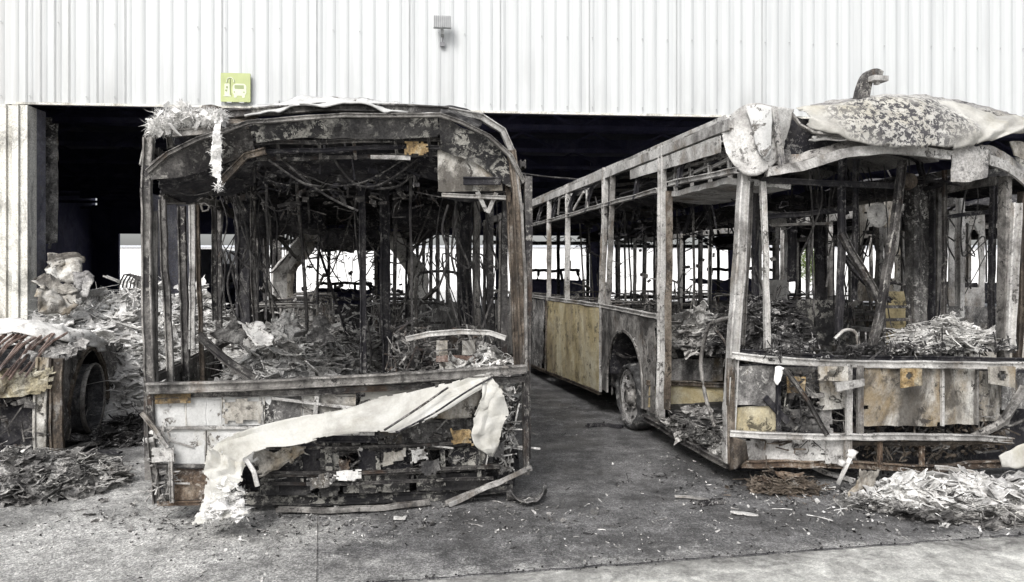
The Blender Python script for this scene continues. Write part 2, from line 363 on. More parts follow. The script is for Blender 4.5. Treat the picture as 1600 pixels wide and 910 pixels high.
def ground_mat(name, clean, sooty, chips=.5, attr=True, agg=1.0):
    m, n, bs = new_mat(name); v = coords(n, False)
    c1 = ramp(n, tnoise(n, v, 1.1, 9, .65), [(.36, [x * .5 for x in clean]), (.5, clean), (.66, [min(1, x * 1.25) for x in clean])])
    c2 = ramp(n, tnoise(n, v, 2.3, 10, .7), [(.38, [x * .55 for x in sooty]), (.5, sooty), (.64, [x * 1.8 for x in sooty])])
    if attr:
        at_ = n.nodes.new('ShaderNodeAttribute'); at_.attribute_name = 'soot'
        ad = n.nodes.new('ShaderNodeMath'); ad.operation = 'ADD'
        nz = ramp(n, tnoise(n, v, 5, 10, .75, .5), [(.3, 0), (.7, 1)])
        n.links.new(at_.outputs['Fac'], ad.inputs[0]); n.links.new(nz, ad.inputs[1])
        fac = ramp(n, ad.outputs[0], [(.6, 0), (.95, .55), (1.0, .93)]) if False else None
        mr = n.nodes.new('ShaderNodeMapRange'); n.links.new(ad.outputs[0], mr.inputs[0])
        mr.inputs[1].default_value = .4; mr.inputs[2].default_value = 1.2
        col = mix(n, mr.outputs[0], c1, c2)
    else: col = c1
    # small pale chips of ash and glass trodden into the surface
    vo = n.nodes.new('ShaderNodeTexVoronoi'); vo.inputs['Scale'].default_value = 55; vo.inputs['Randomness'].default_value = 1
    n.links.new(mapping(n, v, (1, 1, 1)), vo.inputs['Vector'])
    ch = ramp(n, vo.outputs['Distance'], [(.16, 1), (.3, 0)])
    ch2 = ramp(n, tnoise(n, v, 9, 6, .8), [(.46, 0), (.54, 1)])
    ml = n.nodes.new('ShaderNodeMath'); ml.operation = 'MULTIPLY'; n.links.new(ch, ml.inputs[0]); n.links.new(ch2, ml.inputs[1])
    m2 = n.nodes.new('ShaderNodeMath'); m2.operation = 'MULTIPLY'; n.links.new(ml.outputs[0], m2.inputs[0]); m2.inputs[1].default_value = chips
    col = mix(n, m2.outputs[0], col, (.45, .45, .44))
    for sc_, lo, hi in ((95, .5, 1.55), (210, .55, 1.45)):           # aggregate: every stone its own shade
        vc = n.nodes.new('ShaderNodeTexVoronoi'); vc.inputs['Scale'].default_value = sc_
        n.links.new(v, vc.inputs['Vector'])
        bwc = n.nodes.new('ShaderNodeRGBToBW'); n.links.new(vc.outputs['Color'], bwc.inputs[0])
        col = mix(n, agg, col, ramp(n, bwc.outputs[0], [(.2, lo), (.5, .95), (.8, hi)]), 'MULTIPLY')
    g2 = ramp(n, tnoise(n, v, 14, 10, .8), [(.36, .72), (.5, 1), (.64, 1.25)])
    col = mix(n, 1.0, col, g2, 'MULTIPLY')
    n.links.new(col, bs.inputs['Base Color']); bs.inputs['Roughness'].default_value = .82
    rr = ramp(n, tnoise(n, v, 1.7, 6), [(.42, .42), (.6, .95)]); n.links.new(rr, bs.inputs['Roughness'])
    add_bump(n, bs, [(tnoise(n, v, 60, 8, .8), 1), (tnoise(n, v, 6, 8, .7), .7)], 1.0, .016)
    return m
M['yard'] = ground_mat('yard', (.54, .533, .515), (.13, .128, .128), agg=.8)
M['apron'] = ground_mat('apron', (.66, .655, .62), (.14, .135, .13), chips=.1, agg=.25)

def ground_sheet(name, x0, x1, y0, y1, step, z, mat, inside=None):
    nx = int((x1 - x0) / step); ny = int((y1 - y0) / step)
    vs_ = [(x0 + (x1 - x0) * i / nx, y0 + (y1 - y0) * j / ny) for i in range(nx + 1) for j in range(ny + 1)]
    fs_ = [(i * (ny + 1) + j, (i + 1) * (ny + 1) + j, (i + 1) * (ny + 1) + j + 1, i * (ny + 1) + j + 1) for i in range(nx) for j in range(ny)]
    me = bpy.data.meshes.new(name)
    me.from_pydata([(x, y, z + .006 * fbm(x, y, 1.7, 2)) for x, y in vs_], [], fs_)
    a = me.attributes.new('soot', 'FLOAT', 'POINT'); a.data.foreach_set('value', [soot_and_shade(x, y) for x, y in vs_])  # soot mask, which carries the painted contact shade too
    me.materials.append(M[mat]); me.polygons.foreach_set('use_smooth', [True] * len(me.polygons))
    o = bpy.data.objects.new(name, me); COL.objects.link(o); tag(o, kind='structure'); return o
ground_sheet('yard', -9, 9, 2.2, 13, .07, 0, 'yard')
fg = MB()
for (x0, x1, y0, y1) in ((-400, 400, -300, 2.2), (-400, -9, 2.2, 13), (9, 400, 2.2, 13)):
    fg.add([(x0, y0, 0), (x1, y0, 0), (x1, y1, 0), (x0, y1, 0)], [(0, 1, 2, 3)])
tag(fg.build('ground', ground_mat('ground_far', (.38, .375, .36), (.1, .1, .1), attr=False)), kind='structure')
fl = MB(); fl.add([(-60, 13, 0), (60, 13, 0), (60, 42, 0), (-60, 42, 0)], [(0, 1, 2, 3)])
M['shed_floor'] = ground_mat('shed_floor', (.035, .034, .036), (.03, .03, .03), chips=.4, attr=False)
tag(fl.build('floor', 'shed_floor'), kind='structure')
fr = MB(); fr.add([(-400, 42, 0), (400, 42, 0), (400, 900, 0), (-400, 900, 0)], [(0, 1, 2, 3)])
tag(fr.build('far_ground', ground_mat('rear_yard_mat', (.62, .61, .59), (.1, .1, .1), attr=False, chips=0)), kind='structure')
# the pale concrete apron beyond the kerb-like joint in front (edge runs diagonally)
A0, A1 = gpt(620, 912), gpt(1640, 836)
ap = MB(); ed = (A1 - A0).normalized(); nn = 80
P0 = A0 - ed * 1.2; P1 = A1 + ed * 2.5
top = [P0.lerp(P1, i / nn) + Vector((0, .02 * noise.noise(Vector((i * .7, 0, 0))) + .008 * noise.noise(Vector((i * 3.1, 5, 0))), 0)) for i in range(nn + 1)]
pts = []; rows = 10
for i in range(nn + 1):
    for j in range(rows + 1):
        t_ = top[i]; q = Vector((t_.x, t_.y - (t_.y - 2.3) * (j / rows) ** 1.3, 0)); pts.append((q.x, q.y, .014 if j else .006))
me = bpy.data.meshes.new('pavement')
me.from_pydata(pts, [], [(i * (rows + 1) + j + 1, (i + 1) * (rows + 1) + j + 1, (i + 1) * (rows + 1) + j, i * (rows + 1) + j) for i in range(nn) for j in range(rows)])
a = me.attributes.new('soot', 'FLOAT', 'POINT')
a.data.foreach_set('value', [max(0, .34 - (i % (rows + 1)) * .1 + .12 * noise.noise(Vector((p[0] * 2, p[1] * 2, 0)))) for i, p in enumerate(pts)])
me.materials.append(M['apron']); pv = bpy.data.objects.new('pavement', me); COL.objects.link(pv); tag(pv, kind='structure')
# grit line along the joint and the saw-cut joint running towards the left bus
jt = MB(); rnd = random.Random(4)
for i in range(110):
    p = P0.lerp(P1, rnd.random()) + Vector((0, rnd.gauss(.03, .02), .01))
    jt.box(p, (rnd.uniform(.004, .016), rnd.uniform(.004, .012), rnd.uniform(.004, .01)), Matrix.Rotation(rnd.random() * 3, 3, 'Z'))
tag(jt.build('grit', 'debris_dark'), 'dark grit gathered along the diagonal pavement joint', 'grit', kind='stuff')
jc = MB(); 
w0 = MB()
for i in range(nn):
    q0, q1 = top[i], top[i + 1]; wd = .006 + .004 * noise.noise(Vector((i * .9, 0, 3)))
    w0.add([q0 + Vector((0, .002, .0125)), q1 + Vector((0, .002, .0125)), q1 + Vector((0, .002 + wd * 2, .0125)), q0 + Vector((0, .002 + wd * 2, .0125))], [(0, 1, 2, 3)])
tag(w0.build('pavement_joint', 'soot'), kind='structure')
a_, b_ = gpt(497, 760), gpt(495, 912); jp = [a_.lerp(b_, i / 24) for i in range(25)]
jp = [p + Vector((.008 * noise.noise(Vector((i, 1, 0))), 0, .009)) for i, p in enumerate(jp)]
for i in range(24):
    w = .002 + .002 * noise.noise(Vector((i * .8, 0, 4)))
    jc.add([jp[i] + Vector((-w, 0, 0)), jp[i + 1] + Vector((-w, 0, 0)), jp[i + 1] + Vector((w, 0, 0)), jp[i] + Vector((w, 0, 0))], [(0, 1, 2, 3)])
tag(jc.build('joint_line', 'char_steel'), kind='structure')

# ------------------------------------------------------------------ the depot shed
TH_W = math.atan(.084)
shed = empty('depot_building', (-8.0, 12.0, 0), TH_W)
tag(shed, 'white corrugated depot hall with a wide dark vehicle opening', 'building')
OPZ = 4.486
cl = MB(); prof = []; x = -19.8; rb = 0
while x < 50:
    prof += [(x, 0), (x + .07, -.001), (x + .1, -.006), (x + .13, -.012), (x + .17, -.015), (x + .2, -.009)]
    x += .22
for i in range(len(prof) - 1):
    (xa, ya), (xb, yb) = prof[i], prof[i + 1]
    zb = OPZ if -.16 <= xa < 24 else 0
    zb += 0 if zb == 0 else .008 * math.sin(xa * 3)
    cl.add([(xa, ya, zb), (xb, yb, zb), (xb, yb, 11.5), (xa, ya, 11.5)], [(0, 1, 2, 3)])
cl.build('cladding', 'cladding', shed)
# cladding laps (short vertical overlaps seen as dark seams) and screw heads
sm = MB(); rnd = random.Random(7)
for xx in [-.32, .12, .34, .56, .78, 1.22, 1.66, 3.2, 4.74, 6.28, 7.82, 9.36, 10.9, 12.44]:
    xq = xx + .0
    sm.box((xq, -.034, (OPZ + 11.5) / 2), (.012, .006, 11.5 - OPZ - .01))
sm.build('lap_seam', 'lamp_grey', shed)
sw = MB()
for zz in (OPZ + .1, 5.78, 7.2):
    x = -19.8 + .1775
    while x < 30:
        if rnd.random() < .8: sw.box((x, -.037, zz + rnd.uniform(-.01, .01)), (.018, .008, .018))
        x += .44
tag(sw.build('screw', 'lamp_grey', shed), kind='stuff')
tr = MB(); tr.box((11.9, -.012, OPZ - .02), (24.2, .05, .035)); tr.build('edge_trim', 'flashing', shed)
pl = MB()
for (a, b, y) in ((-.34, -.16, -.07), (-.155, -.06, -.03), (-.055, .04, -.09), (.045, .16, -.05)):
    pl.box(((a + b) / 2 + .02, y / 2 + .06, OPZ / 2 - .03), (b - a, .22 + y * -1, OPZ - .07))
pl.build('door_jamb', 'flashing', shed)
jb = MB(); jb.box((-.0, .35, OPZ / 2), (.3, .3, OPZ - .1)); jb.build('steel_column', 'shed_grey', shed)
# inner lintel, roof, walls and inner columns
ins = MB()
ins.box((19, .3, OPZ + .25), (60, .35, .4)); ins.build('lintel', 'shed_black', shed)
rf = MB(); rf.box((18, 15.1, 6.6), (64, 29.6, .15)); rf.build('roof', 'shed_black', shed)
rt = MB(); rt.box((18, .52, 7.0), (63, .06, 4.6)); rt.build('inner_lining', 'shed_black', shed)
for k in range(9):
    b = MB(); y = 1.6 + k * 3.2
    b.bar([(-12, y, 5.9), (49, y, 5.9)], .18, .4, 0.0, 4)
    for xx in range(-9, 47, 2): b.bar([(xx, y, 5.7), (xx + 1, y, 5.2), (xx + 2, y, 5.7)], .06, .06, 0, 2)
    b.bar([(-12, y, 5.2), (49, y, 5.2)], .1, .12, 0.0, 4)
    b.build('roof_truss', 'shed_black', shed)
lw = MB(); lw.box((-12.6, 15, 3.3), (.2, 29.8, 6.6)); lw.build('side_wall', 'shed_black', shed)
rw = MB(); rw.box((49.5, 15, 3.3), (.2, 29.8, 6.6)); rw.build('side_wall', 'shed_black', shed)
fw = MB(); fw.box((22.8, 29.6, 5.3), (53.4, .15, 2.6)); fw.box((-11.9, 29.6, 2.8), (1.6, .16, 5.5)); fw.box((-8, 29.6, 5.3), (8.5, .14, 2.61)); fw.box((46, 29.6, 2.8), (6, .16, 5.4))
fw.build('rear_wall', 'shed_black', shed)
for i, (xx, yy, w) in enumerate(((.95, 4.4, .25), (1.1, 11, .3), (.2, 17.0, .35), (3.2, 27, .3), (9.6, 27.5, .3), (15, 27, .35), (19.5, 26.5, .3), (12.2, 14, .25), (17, 13, .25))):
    c = MB(); c.bar([(xx, yy, 0), (xx, yy, 5.9)], w, w * .9, .003, .8); c.build('steel_column', 'shed_grey' if i < 3 else 'shed_black', shed)
hp = MB(); A, B = (-.1, .75, 4.4), (.2, .8, 4.4)
hp.sheet(quad_fn(A, B, (.19, .8, 2.15), (-.1, .75, 2.12), .02, 4, 2), 6, 26, .012, ragged(3, .08)); hp.build('scorched_lining_panel', 'panel_grey', shed)
ip = MB()
ip.sheet(quad_fn((.65, 3.2, 3.4), (1.6, 3.3, 3.2), (1.6, 3.3, .2), (.65, 3.2, .2), .04, 1.5, 4), 12, 20, .02, ragged(6, .06)); ip.build('partition', 'shed_grey', shed)

# ------------------------------------------------------------------ sign and floodlight on the wall
def wallpt(px, py, off):                     # point on the cladding plane, local to the shed
    ux = Vector((math.cos(TH_W), math.sin(TH_W))); uy = Vector((-ux.y, ux.x)); o = Vector((-8, 12))
    r = Vector(((px - CX) / F, 1)); t = (off + o.dot(uy)) / r.dot(uy); p = r * t - o
    w = o + ux * p.dot(ux) + uy * off
    return Vector((w.x, w.y, CAMZ + t * (HY - py) / F))
sp = wallpt(368, 137, -.09)
sg = empty('wall_sign', sp, TH_W); tag(sg, 'square lime green sign with white fuel pump and vehicle pictogram', 'sign')
S = .476 / 2
def plate(mb, x0, x1, z0, z1, y0, y1): mb.box(((x0 + x1) / 2, (y0 + y1) / 2, (z0 + z1) / 2), (x1 - x0, y1 - y0, z1 - z0))
def rrect(mb, cx, cz, w, h, r, y0, y1, seg=6):
    pts = []
    for (sx, sz, a0) in ((1, 1, 0), (-1, 1, 90), (-1, -1, 180), (1, -1, 270)):
        for k in range(seg + 1):
            a = R(a0 + 90 * k / seg); pts.append((cx + sx * (w / 2 - r) + r * math.cos(a), cz + sz * (h / 2 - r) + r * math.sin(a)))
    n = len(pts)
    mb.add([(p[0], y0, p[1]) for p in pts] + [(p[0], y1, p[1]) for p in pts],
           [tuple(range(n)), tuple(range(2 * n - 1, n - 1, -1))] + [(i, i + n, (i + 1) % n + n, (i + 1) % n) for i in range(n)])
m = MB(); rrect(m, 0, 0, 2 * S, 2 * S, .012, 0, .025); m.build('sign_panel', 'sign_green', sg)
def sxy(zx, zy): return ((zx - 690) / 455 * 2 * S, -(zy - 467) / 440 * 2 * S)   # positions read off a close-up of the sign
m = MB(); cx_, cz_ = sxy(752, 500); rrect(m, cx_, cz_, .22, .2, .06, -.004, -.001)
for zx in (688, 812):
    c_ = sxy(zx, 600); rrect(m, c_[0], c_[1], .045, .05, .012, -.0045, -.0015)
m.build('vehicle_pictogram', 'sign_white', sg)
m = MB(); cx_, cz_ = sxy(748, 460); rrect(m, cx_, cz_, .15, .06, .008, -.0075, -.006)
for zx in (672, 822):
    c_ = sxy(zx, 538); rrect(m, c_[0], c_[1], .022, .022, .008, -.011, -.009)
m.build('pictogram_window', 'sign_grey', sg)
m = MB(); c_ = sxy(562, 498); rrect(m, c_[0], c_[1], .085, .19, .015, -.004, -.001)
c_ = sxy(566, 596); rrect(m, c_[0], c_[1], .12, .022, .004, -.0055, -.002)
m.tube([(sxy(555, 395)[0], -.005, sxy(555, 395)[1]), (sxy(570, 335)[0], -.005, sxy(570, 335)[1]), (sxy(620, 318)[0], -.005, sxy(620, 318)[1]), (sxy(662, 350)[0], -.005, sxy(662, 350)[1]), (sxy(668, 390)[0], -.005, sxy(668, 390)[1])], .009, 6, step=.01)
m.build('fuel_pump_pictogram', 'sign_white', sg)
m = MB()
for zx, zy in ((560, 465), (548, 515)):
    c_ = sxy(zx, zy); rrect(m, c_[0], c_[1], .03, .03, .008, -.011, -.009)
m.tube([(sxy(610, 340)[0], -.006, sxy(610, 340)[1]), (sxy(605, 480)[0], -.006, sxy(605, 480)[1]), (sxy(622, 590)[0], -.006, sxy(622, 590)[1])], .006, 5, step=.02)
m.build('pictogram_detail', 'sign_grey', sg)
for zx in (598, 790):
    m = MB(); c_ = sxy(zx, 692); m.box((c_[0], .0, c_[1] - .008), (.075, .05, .018)); m.build('mounting_clip', 'lamp_grey', sg)

lp = wallpt(691, 35, -.22)
fl_ = empty('floodlight', lp, TH_W); tag(fl_, 'grey finned floodlight bracketed high on the white cladding', 'floodlight')
m = MB(); rot = Matrix.Rotation(R(-14), 3, 'X')
m.box((0, 0, 0), (.29, .05, .22), rot); m.build('housing', 'lamp_grey', fl_)
m = MB()
for k in range(9): m.box(rot @ Vector((-.128 + k * .032, -.034, .0)), (.007, .02, .2), rot)
m.build('lens_bars', 'lamp_dark', fl_)
m = MB(); m.bar([(-.0, .0, -.09), (0, .05, -.17), (0, .17, -.19)], .05, .02, 0); m.build('bracket', 'lamp_grey', fl_)
m = MB(); m.box((0, .17, -.32), (.08, .05, .07)); m.tube([(0, .17, -.28), (.01, .18, -.2)], .01, 6); m.build('junction_box', 'lamp_dark', fl_)

# ------------------------------------------------------------------ generic burnt bus skeleton
def seat_frame(rn, x, y, w=.85, facing=-1):
    m = MB(); z0 = .36; lean = .08 * -facing * rn.uniform(.5, 2)
    tl = rn.uniform(-.04, .04); r = .013
    for sx in (-w / 2, 0.0, w / 2):
        m.tube([(x + sx, y + .2 * -facing * 0, z0 - .1), (x + sx, y, .78), (x + sx + tl, y + lean, 1.28 + rn.uniform(-.04, .04))], r, 5, .004, .12, True, rn.random() * 9)
    m.tube([(x - w / 2 + tl, y + lean, 1.2), (x - w / 2 + .05 + tl, y + lean, 1.31), (x + w / 2 - .05 + tl, y + lean, 1.31), (x + w / 2 + tl, y + lean, 1.2)], r, 5, .003)
    for zz in (.8, .95, 1.08): m.bar([(x - w / 2, y + lean * (zz - .78) * 2, zz), (x + w / 2, y + lean * (zz - .78) * 2, zz)], .012, .03, .004)
    m.bar([(x - w / 2, y, .78), (x - w / 2, y + .42 * facing, .74)], .025, .025, .004); m.bar([(x + w / 2, y, .78), (x + w / 2, y + .42 * facing, .74)], .025, .025, .004)
    m.bar([(x - w / 2, y + .4 * facing, .74), (x + w / 2, y + .4 * facing, .74)], .025, .02, .004)
    for k in range(4):
        xx = x - w / 2 + w * (k + .5) / 4; m.bar([(xx, y, .77), (xx + rn.uniform(-.05, .05), y + .4 * facing, .74)], .01, .01, .01)
    return m
def hanging_wire(rn, p, q, sag):
    p, q = Vector(p), Vector(q); mid = (p + q) / 2 + Vector((rn.uniform(-.1, .1), rn.uniform(-.1, .1), -sag))
    return [p, p.lerp(mid, .5) + Vector((rn.uniform(-.04, .04), 0, -sag * .25)), mid, q.lerp(mid, .5) + Vector((rn.uniform(-.04, .04), 0, -sag * .3)), q]
def skeleton(bus, rn, L, W, H, steel, dark, posts_l, posts_r, belt=.98, roof_from=.1, seats=True, roof=True, detail=True, panel='panel_grey', left_panels=True, left_upper=True, roofmat='soot'):
    hw = W / 2; rc = .22
    def bow(y, x0=-hw, x1=hw):
        return [Vector((x0, y, H - .42)), Vector((x0 + .04, y, H - .2)), Vector((x0 + rc, y, H - .04)), Vector((0, y, H + .03)), Vector((x1 - rc, y, H - .04)), Vector((x1 - .04, y, H - .2)), Vector((x1, y, H - .42))]
    y = roof_from + .6
    while y < L:
        m = MB(); m.bar(resample(bow(y), .12, True), .05, .045, .012, .2, rn.random() * 50, Vector((0, 1, 0))); m.build('roof_bow', dark, bus); y += rn.uniform(.75, 1.1)
    for posts, x in ((posts_l, -hw), (posts_r, hw)):
        for yy in posts:
            m = MB(); w = rn.uniform(.05, .085)
            m.bar([(x, yy, .3), (x, yy + rn.uniform(-.01, .01), belt), (x + rn.uniform(-.02, .02), yy + rn.uniform(-.03, .03), H - .38)], w, .055, .006, .2, None, Vector((1, 0, 0)), detail)
            m.build('window_post', steel, bus)
    sides = ([-hw] if left_upper else []) + [hw]
    for x in sides:
        m = MB(); m.bar([(x, .1, H - .4), (x, L * .4, H - .42), (x, L, H - .38)], .05, .09, .015, .3); m.bar([(x * .985, .1, H - .27), (x * .985, L, H - .25)], .04, .06, .02, .3); m.build('cant_rail', steel, bus)
        m = MB(); m.bar([(x, .1, belt), (x, L, belt)], .05, .06, .012, .3); m.build('waist_rail', steel, bus)
    for x in ([-hw] if left_panels else []) + [hw]:
        y = .5
        while y < L - .3:
            ww = rn.uniform(1.0, 1.6); y1 = min(L, y + ww - .03)
            if rn.random() < .85:
                m = MB(); m.sheet(quad_fn((x, y, belt - .04), (x, y1, belt - .04), (x, y1, .26), (x, y, .26), .02, 2, rn.random() * 9), 14, 10, .008, ragged(rn.random() * 9, .1, 5, .25)); m.build('side_panel', panel, bus)
            y += ww
    # floor and skirt rails
    m = MB(); m.sheet(lambda u, v: crumple(Vector((-hw + .06 + (W - .12) * u, .25 + (L - .3) * v, .36)), .03, 2, 5), 24, 70, .03, ragged(2, .03, 8, .12)); m.build('floor_deck', 'debris_dark', bus)
    for x in ((-hw + .03, hw - .03) if left_panels else (hw - .03,)):
        m = MB(); m.bar([(x, .2, .22), (x, L, .22)], .05, .1, .01, .4); m.build('skirt_rail', dark, bus)
    if roof:
        def fn(u, v):
            a = -hw + .05 + (W - .1) * u; y = roof_from + (L - roof_from) * v
            z = H + .06 - .16 * abs(2 * u - 1) ** 4 - .03 * math.sin(v * 19 + 1)
            return crumple(Vector((a, y, z)), .05, 1.7, 3 + L)
        m = MB(); m.sheet(fn, 30, 90, .015, ragged(L, .05, 7, .3)); m.build('roof_skin', roofmat, bus, True)
    # ceiling duct runs
    for x in (-hw + .28, hw - .28):
        m = MB(); m.sheet(quad_fn((x - .18, .4, H - .28), (x + .18, .4, H - .42), (x + .18, L, H - .42), (x - .18, L, H - .28), .05, 2, x), 8, 80, .012, ragged(x + 4, .12, 7, .4)); m.build('ceiling_duct', dark, bus)
    # rear frame
    m = MB()
    for x in (-hw + .05, -hw * .4, hw * .4, hw - .05): m.bar([(x, L, .3), (x, L, H - .2)], .07, .06, .01)
    for z in (.9, 1.15, H - .45, H - .15): m.bar([(-hw, L, z), (hw, L, z)], .06, .08, .01)
    m.build('rear_frame', dark, bus)
    m = MB(); m.sheet(quad_fn((-hw, L - .03, 1.0), (hw, L - .03, 1.05), (hw, L - .03, .25), (-hw, L - .03, .25), .04, 2, 7), 20, 10, .01, ragged(3, .05, 6, .2)); m.build('rear_panel', dark, bus)
    # engine tower remains in a rear corner, handrails
    if detail:
        yy = 1.6
        while yy < L - 1:
            for x in (-.42, .42):
                if rn.random() < .45:
                    m = MB(); m.tube([(x, yy, .36), (x + rn.uniform(-.04, .04), yy, 1.3), (x + rn.uniform(-.06, .06), yy + rn.uniform(-.05, .05), H - .25)], .016, 6, .008); m.build('handrail', dark if rn.random() < .6 else steel, bus)
            yy += rn.uniform(.8, 1.3)
    if seats:
        y = 3.0
        while y < L - .9:
            for x in (-hw + .5, hw - .5):
                if rn.random() < .82: seat_frame(rn, x, y + rn.uniform(-.1, .1)).build('seat_frame', 'char_steel' if rn.random() < .3 else 'grey_steel', bus)
            y += .82
    if detail:
        for k in range(26):
            y = rn.uniform(.3, L - .5); x = rn.uniform(-hw + .1, hw - .1)
            if rn.random() < .75: pts = hanging_wire(rn, (x, y, H - rn.uniform(.1, .4)), (x + rn.uniform(-.8, .8), y + rn.uniform(-.3, 1.2), H - rn.uniform(.1, .4)), rn.uniform(.1, .5))
            else:
                z1 = rn.uniform(.9, 1.7); pts = [(x, y, H - .2), (x + rn.uniform(-.08, .08), y, H - .7), (x + rn.uniform(-.15, .15), y + rn.uniform(-.1, .1), z1), (x + rn.uniform(-.2, .2), y, z1 - .2)]
            pts = [Vector((max(-hw, min(hw, p[0])), p[1], p[2])) for p in pts]
            m = MB(); m.tube(pts, rn.choice((.004, .006, .009)), 5, .01); m.build('cable', 'wire', bus)

# loose burnt bits ----------------------------------------------------
def flake(mb, rn, p, s, flat=.6):
    """a small torn scrap of sheet: bent, with a jagged outline"""
    k = 1 - flat
    n = Vector((rn.gauss(0, 1) * k * 1.6, rn.gauss(0, 1) * k * 1.6, 1 if rn.random() > k * .5 else rn.gauss(0, .5))).normalized(); t = n.orthogonal().normalized()
    t = Matrix.Rotation(rn.random() * 6.28, 3, n) @ t; b = n.cross(t)
    l, w = s * rn.uniform(.6, 2.2), s * rn.uniform(.2, .9); cv = rn.uniform(-.12, .12) * s; th = rn.uniform(.002, .006); tw = rn.uniform(-.3, .3)
    rows = []; m = 4
    for i in range(m):
        u = i / (m - 1) * 2 - 1; b2 = (b + n * tw * u).normalized()
        cc = p + t * (u * l / 2) + n * (cv * (1 - u * u)) + b * rn.uniform(-.15, .15) * w; w1 = w * rn.uniform(.3, .6); w2 = w * rn.uniform(.3, .6)
        rows += [cc - b2 * w1, cc + b2 * w2, cc + b2 * w2 - n * th, cc - b2 * w1 - n * th]
    fs_ = []
    for i in range(m - 1):
        a = i * 4
        fs_ += [(a, a + 4, a + 5, a + 1), (a + 1, a + 5, a + 6, a + 2), (a + 2, a + 6, a + 7, a + 3), (a + 3, a + 7, a + 4, a)]
    e = (m - 1) * 4
    fs_ += [(0, 1, 2, 3), (e + 3, e + 2, e + 1, e)]; mb.add(rows, fs_)
def patch(mb, rn, p, s):
    """a crumpled piece of sheet or crust"""
    a = rn.random() * 6.28; k = rn.random() * 99; el = rn.gauss(0, .45)
    t = Vector((math.cos(a), math.sin(a), math.sin(el))).normalized(); b = Vector((-math.sin(a), math.cos(a), rn.gauss(0, .6))).normalized()
    l, w = s * rn.uniform(.8, 2.2), s * rn.uniform(.5, 1.2)
    mb.sheet(lambda u, v: crumple(p + t * ((u - .5) * l) + b * ((v - .5) * w), s * .3, .7 / s, k), 6, 5, s * .07, ragged(k, .07, 3))
def rod(mb, rn, p, l, r):
    a = rn.random() * 6.28; el = rn.gauss(0, .25); d = Vector((math.cos(a) * math.cos(el), math.sin(a) * math.cos(el), math.sin(el)))
    q = [p - d * l / 2, p + Vector((rn.gauss(0, .06), rn.gauss(0, .06), rn.gauss(0, .04))) * l, p + d * l / 2]
    mb.tube(q, r, 5, .004, l / 4)
def lump(mb, rn, p, s):
    k = rn.randrange(99); nu, nv = 7, 5
    vs_ = []
    sc_ = (rn.uniform(.7, 1.4), rn.uniform(.6, 1.2), rn.uniform(.4, .8))
    for j in range(nv + 1):
        ph = math.pi * j / nv
        for i in range(nu):
            a = 2 * math.pi * i / nu; d = Vector((math.sin(ph) * math.cos(a), math.sin(ph) * math.sin(a), math.cos(ph)))
            r_ = s * (.7 + .5 * noise.noise(d * 1.9 + Vector((k, 0, 0)))); vs_.append(p + Vector((d.x * sc_[0], d.y * sc_[1], d.z * sc_[2])) * r_)
    mb.add(vs_, [(j * nu + i, j * nu + (i + 1) % nu, (j + 1) * nu + (i + 1) % nu, (j + 1) * nu + i) for j in range(nv) for i in range(nu)])
def mound(hfn, x0, x1, y0, y1, n, rn, size=.06, rods=.2, lumps=.25, base_n=40, mb=None, minh=.01, zoff=0.0):
    """height field with scraps, rods and lumps lying all over it"""
    mb = mb or MB()
    g = [[hfn(x0 + (x1 - x0) * i / base_n, y0 + (y1 - y0) * j / base_n) for j in range(base_n + 1)] for i in range(base_n + 1)]
    vs_ = [(x0 + (x1 - x0) * i / base_n, y0 + (y1 - y0) * j / base_n, zoff - .02 + max(0, g[i][j]) * (1 + .25 * noise.noise(Vector((i * .9, j * .9, 1)))) + (.02 if g[i][j] > minh else 0)) for i in range(base_n + 1) for j in range(base_n + 1)]
    fs_ = [(i * (base_n + 1) + j, (i + 1) * (base_n + 1) + j, (i + 1) * (base_n + 1) + j + 1, i * (base_n + 1) + j + 1) for i in range(base_n) for j in range(base_n) if g[i][j] > minh]
    mb.add(vs_, fs_)
    k = 0; tries = 0
    while k < n and tries < n * 6:
        tries += 1; x = rn.uniform(x0, x1); y = rn.uniform(y0, y1); h = hfn(x, y)
        if h <= minh: continue
        k += 1; p = Vector((x, y, zoff + h + rn.uniform(-.2, .5) * size)); q = rn.random()
        rods_ = rods * .5
        if q < rods_ * .5: rod(mb, rn, p, size * rn.uniform(2, 7), rn.uniform(.0018, .005))
        elif q < rods_:                                     # looped wire
            c = [p + Vector((rn.gauss(0, 1), rn.gauss(0, 1), abs(rn.gauss(0, .5)))) * size * 1.6 for _ in range(5)]; mb.tube(c, rn.uniform(.0018, .0035), 4, 0, size * .4)
        elif q < rods_ + .03:
            a = rn.gauss(0, .9); d = Vector((math.cos(a), math.sin(a), rn.gauss(0, .3))); l = size * rn.uniform(1.2, 5)
            mb.bar([p - d * l / 2, p + d * l / 2], size * rn.uniform(.1, .5), size * rn.uniform(.05, .2), .005, size)
        elif q < rods_ + .5: patch(mb, rn, p, size * rn.choice((.35, .5, .7, 1.0, 1.5, 2.2)))
        elif q < rods_ + .55 + lumps: lump(mb, rn, p, size * rn.uniform(.1, .6))
        else: flake(mb, rn, p, size * rn.uniform(.1, .5), .75)
    return mb
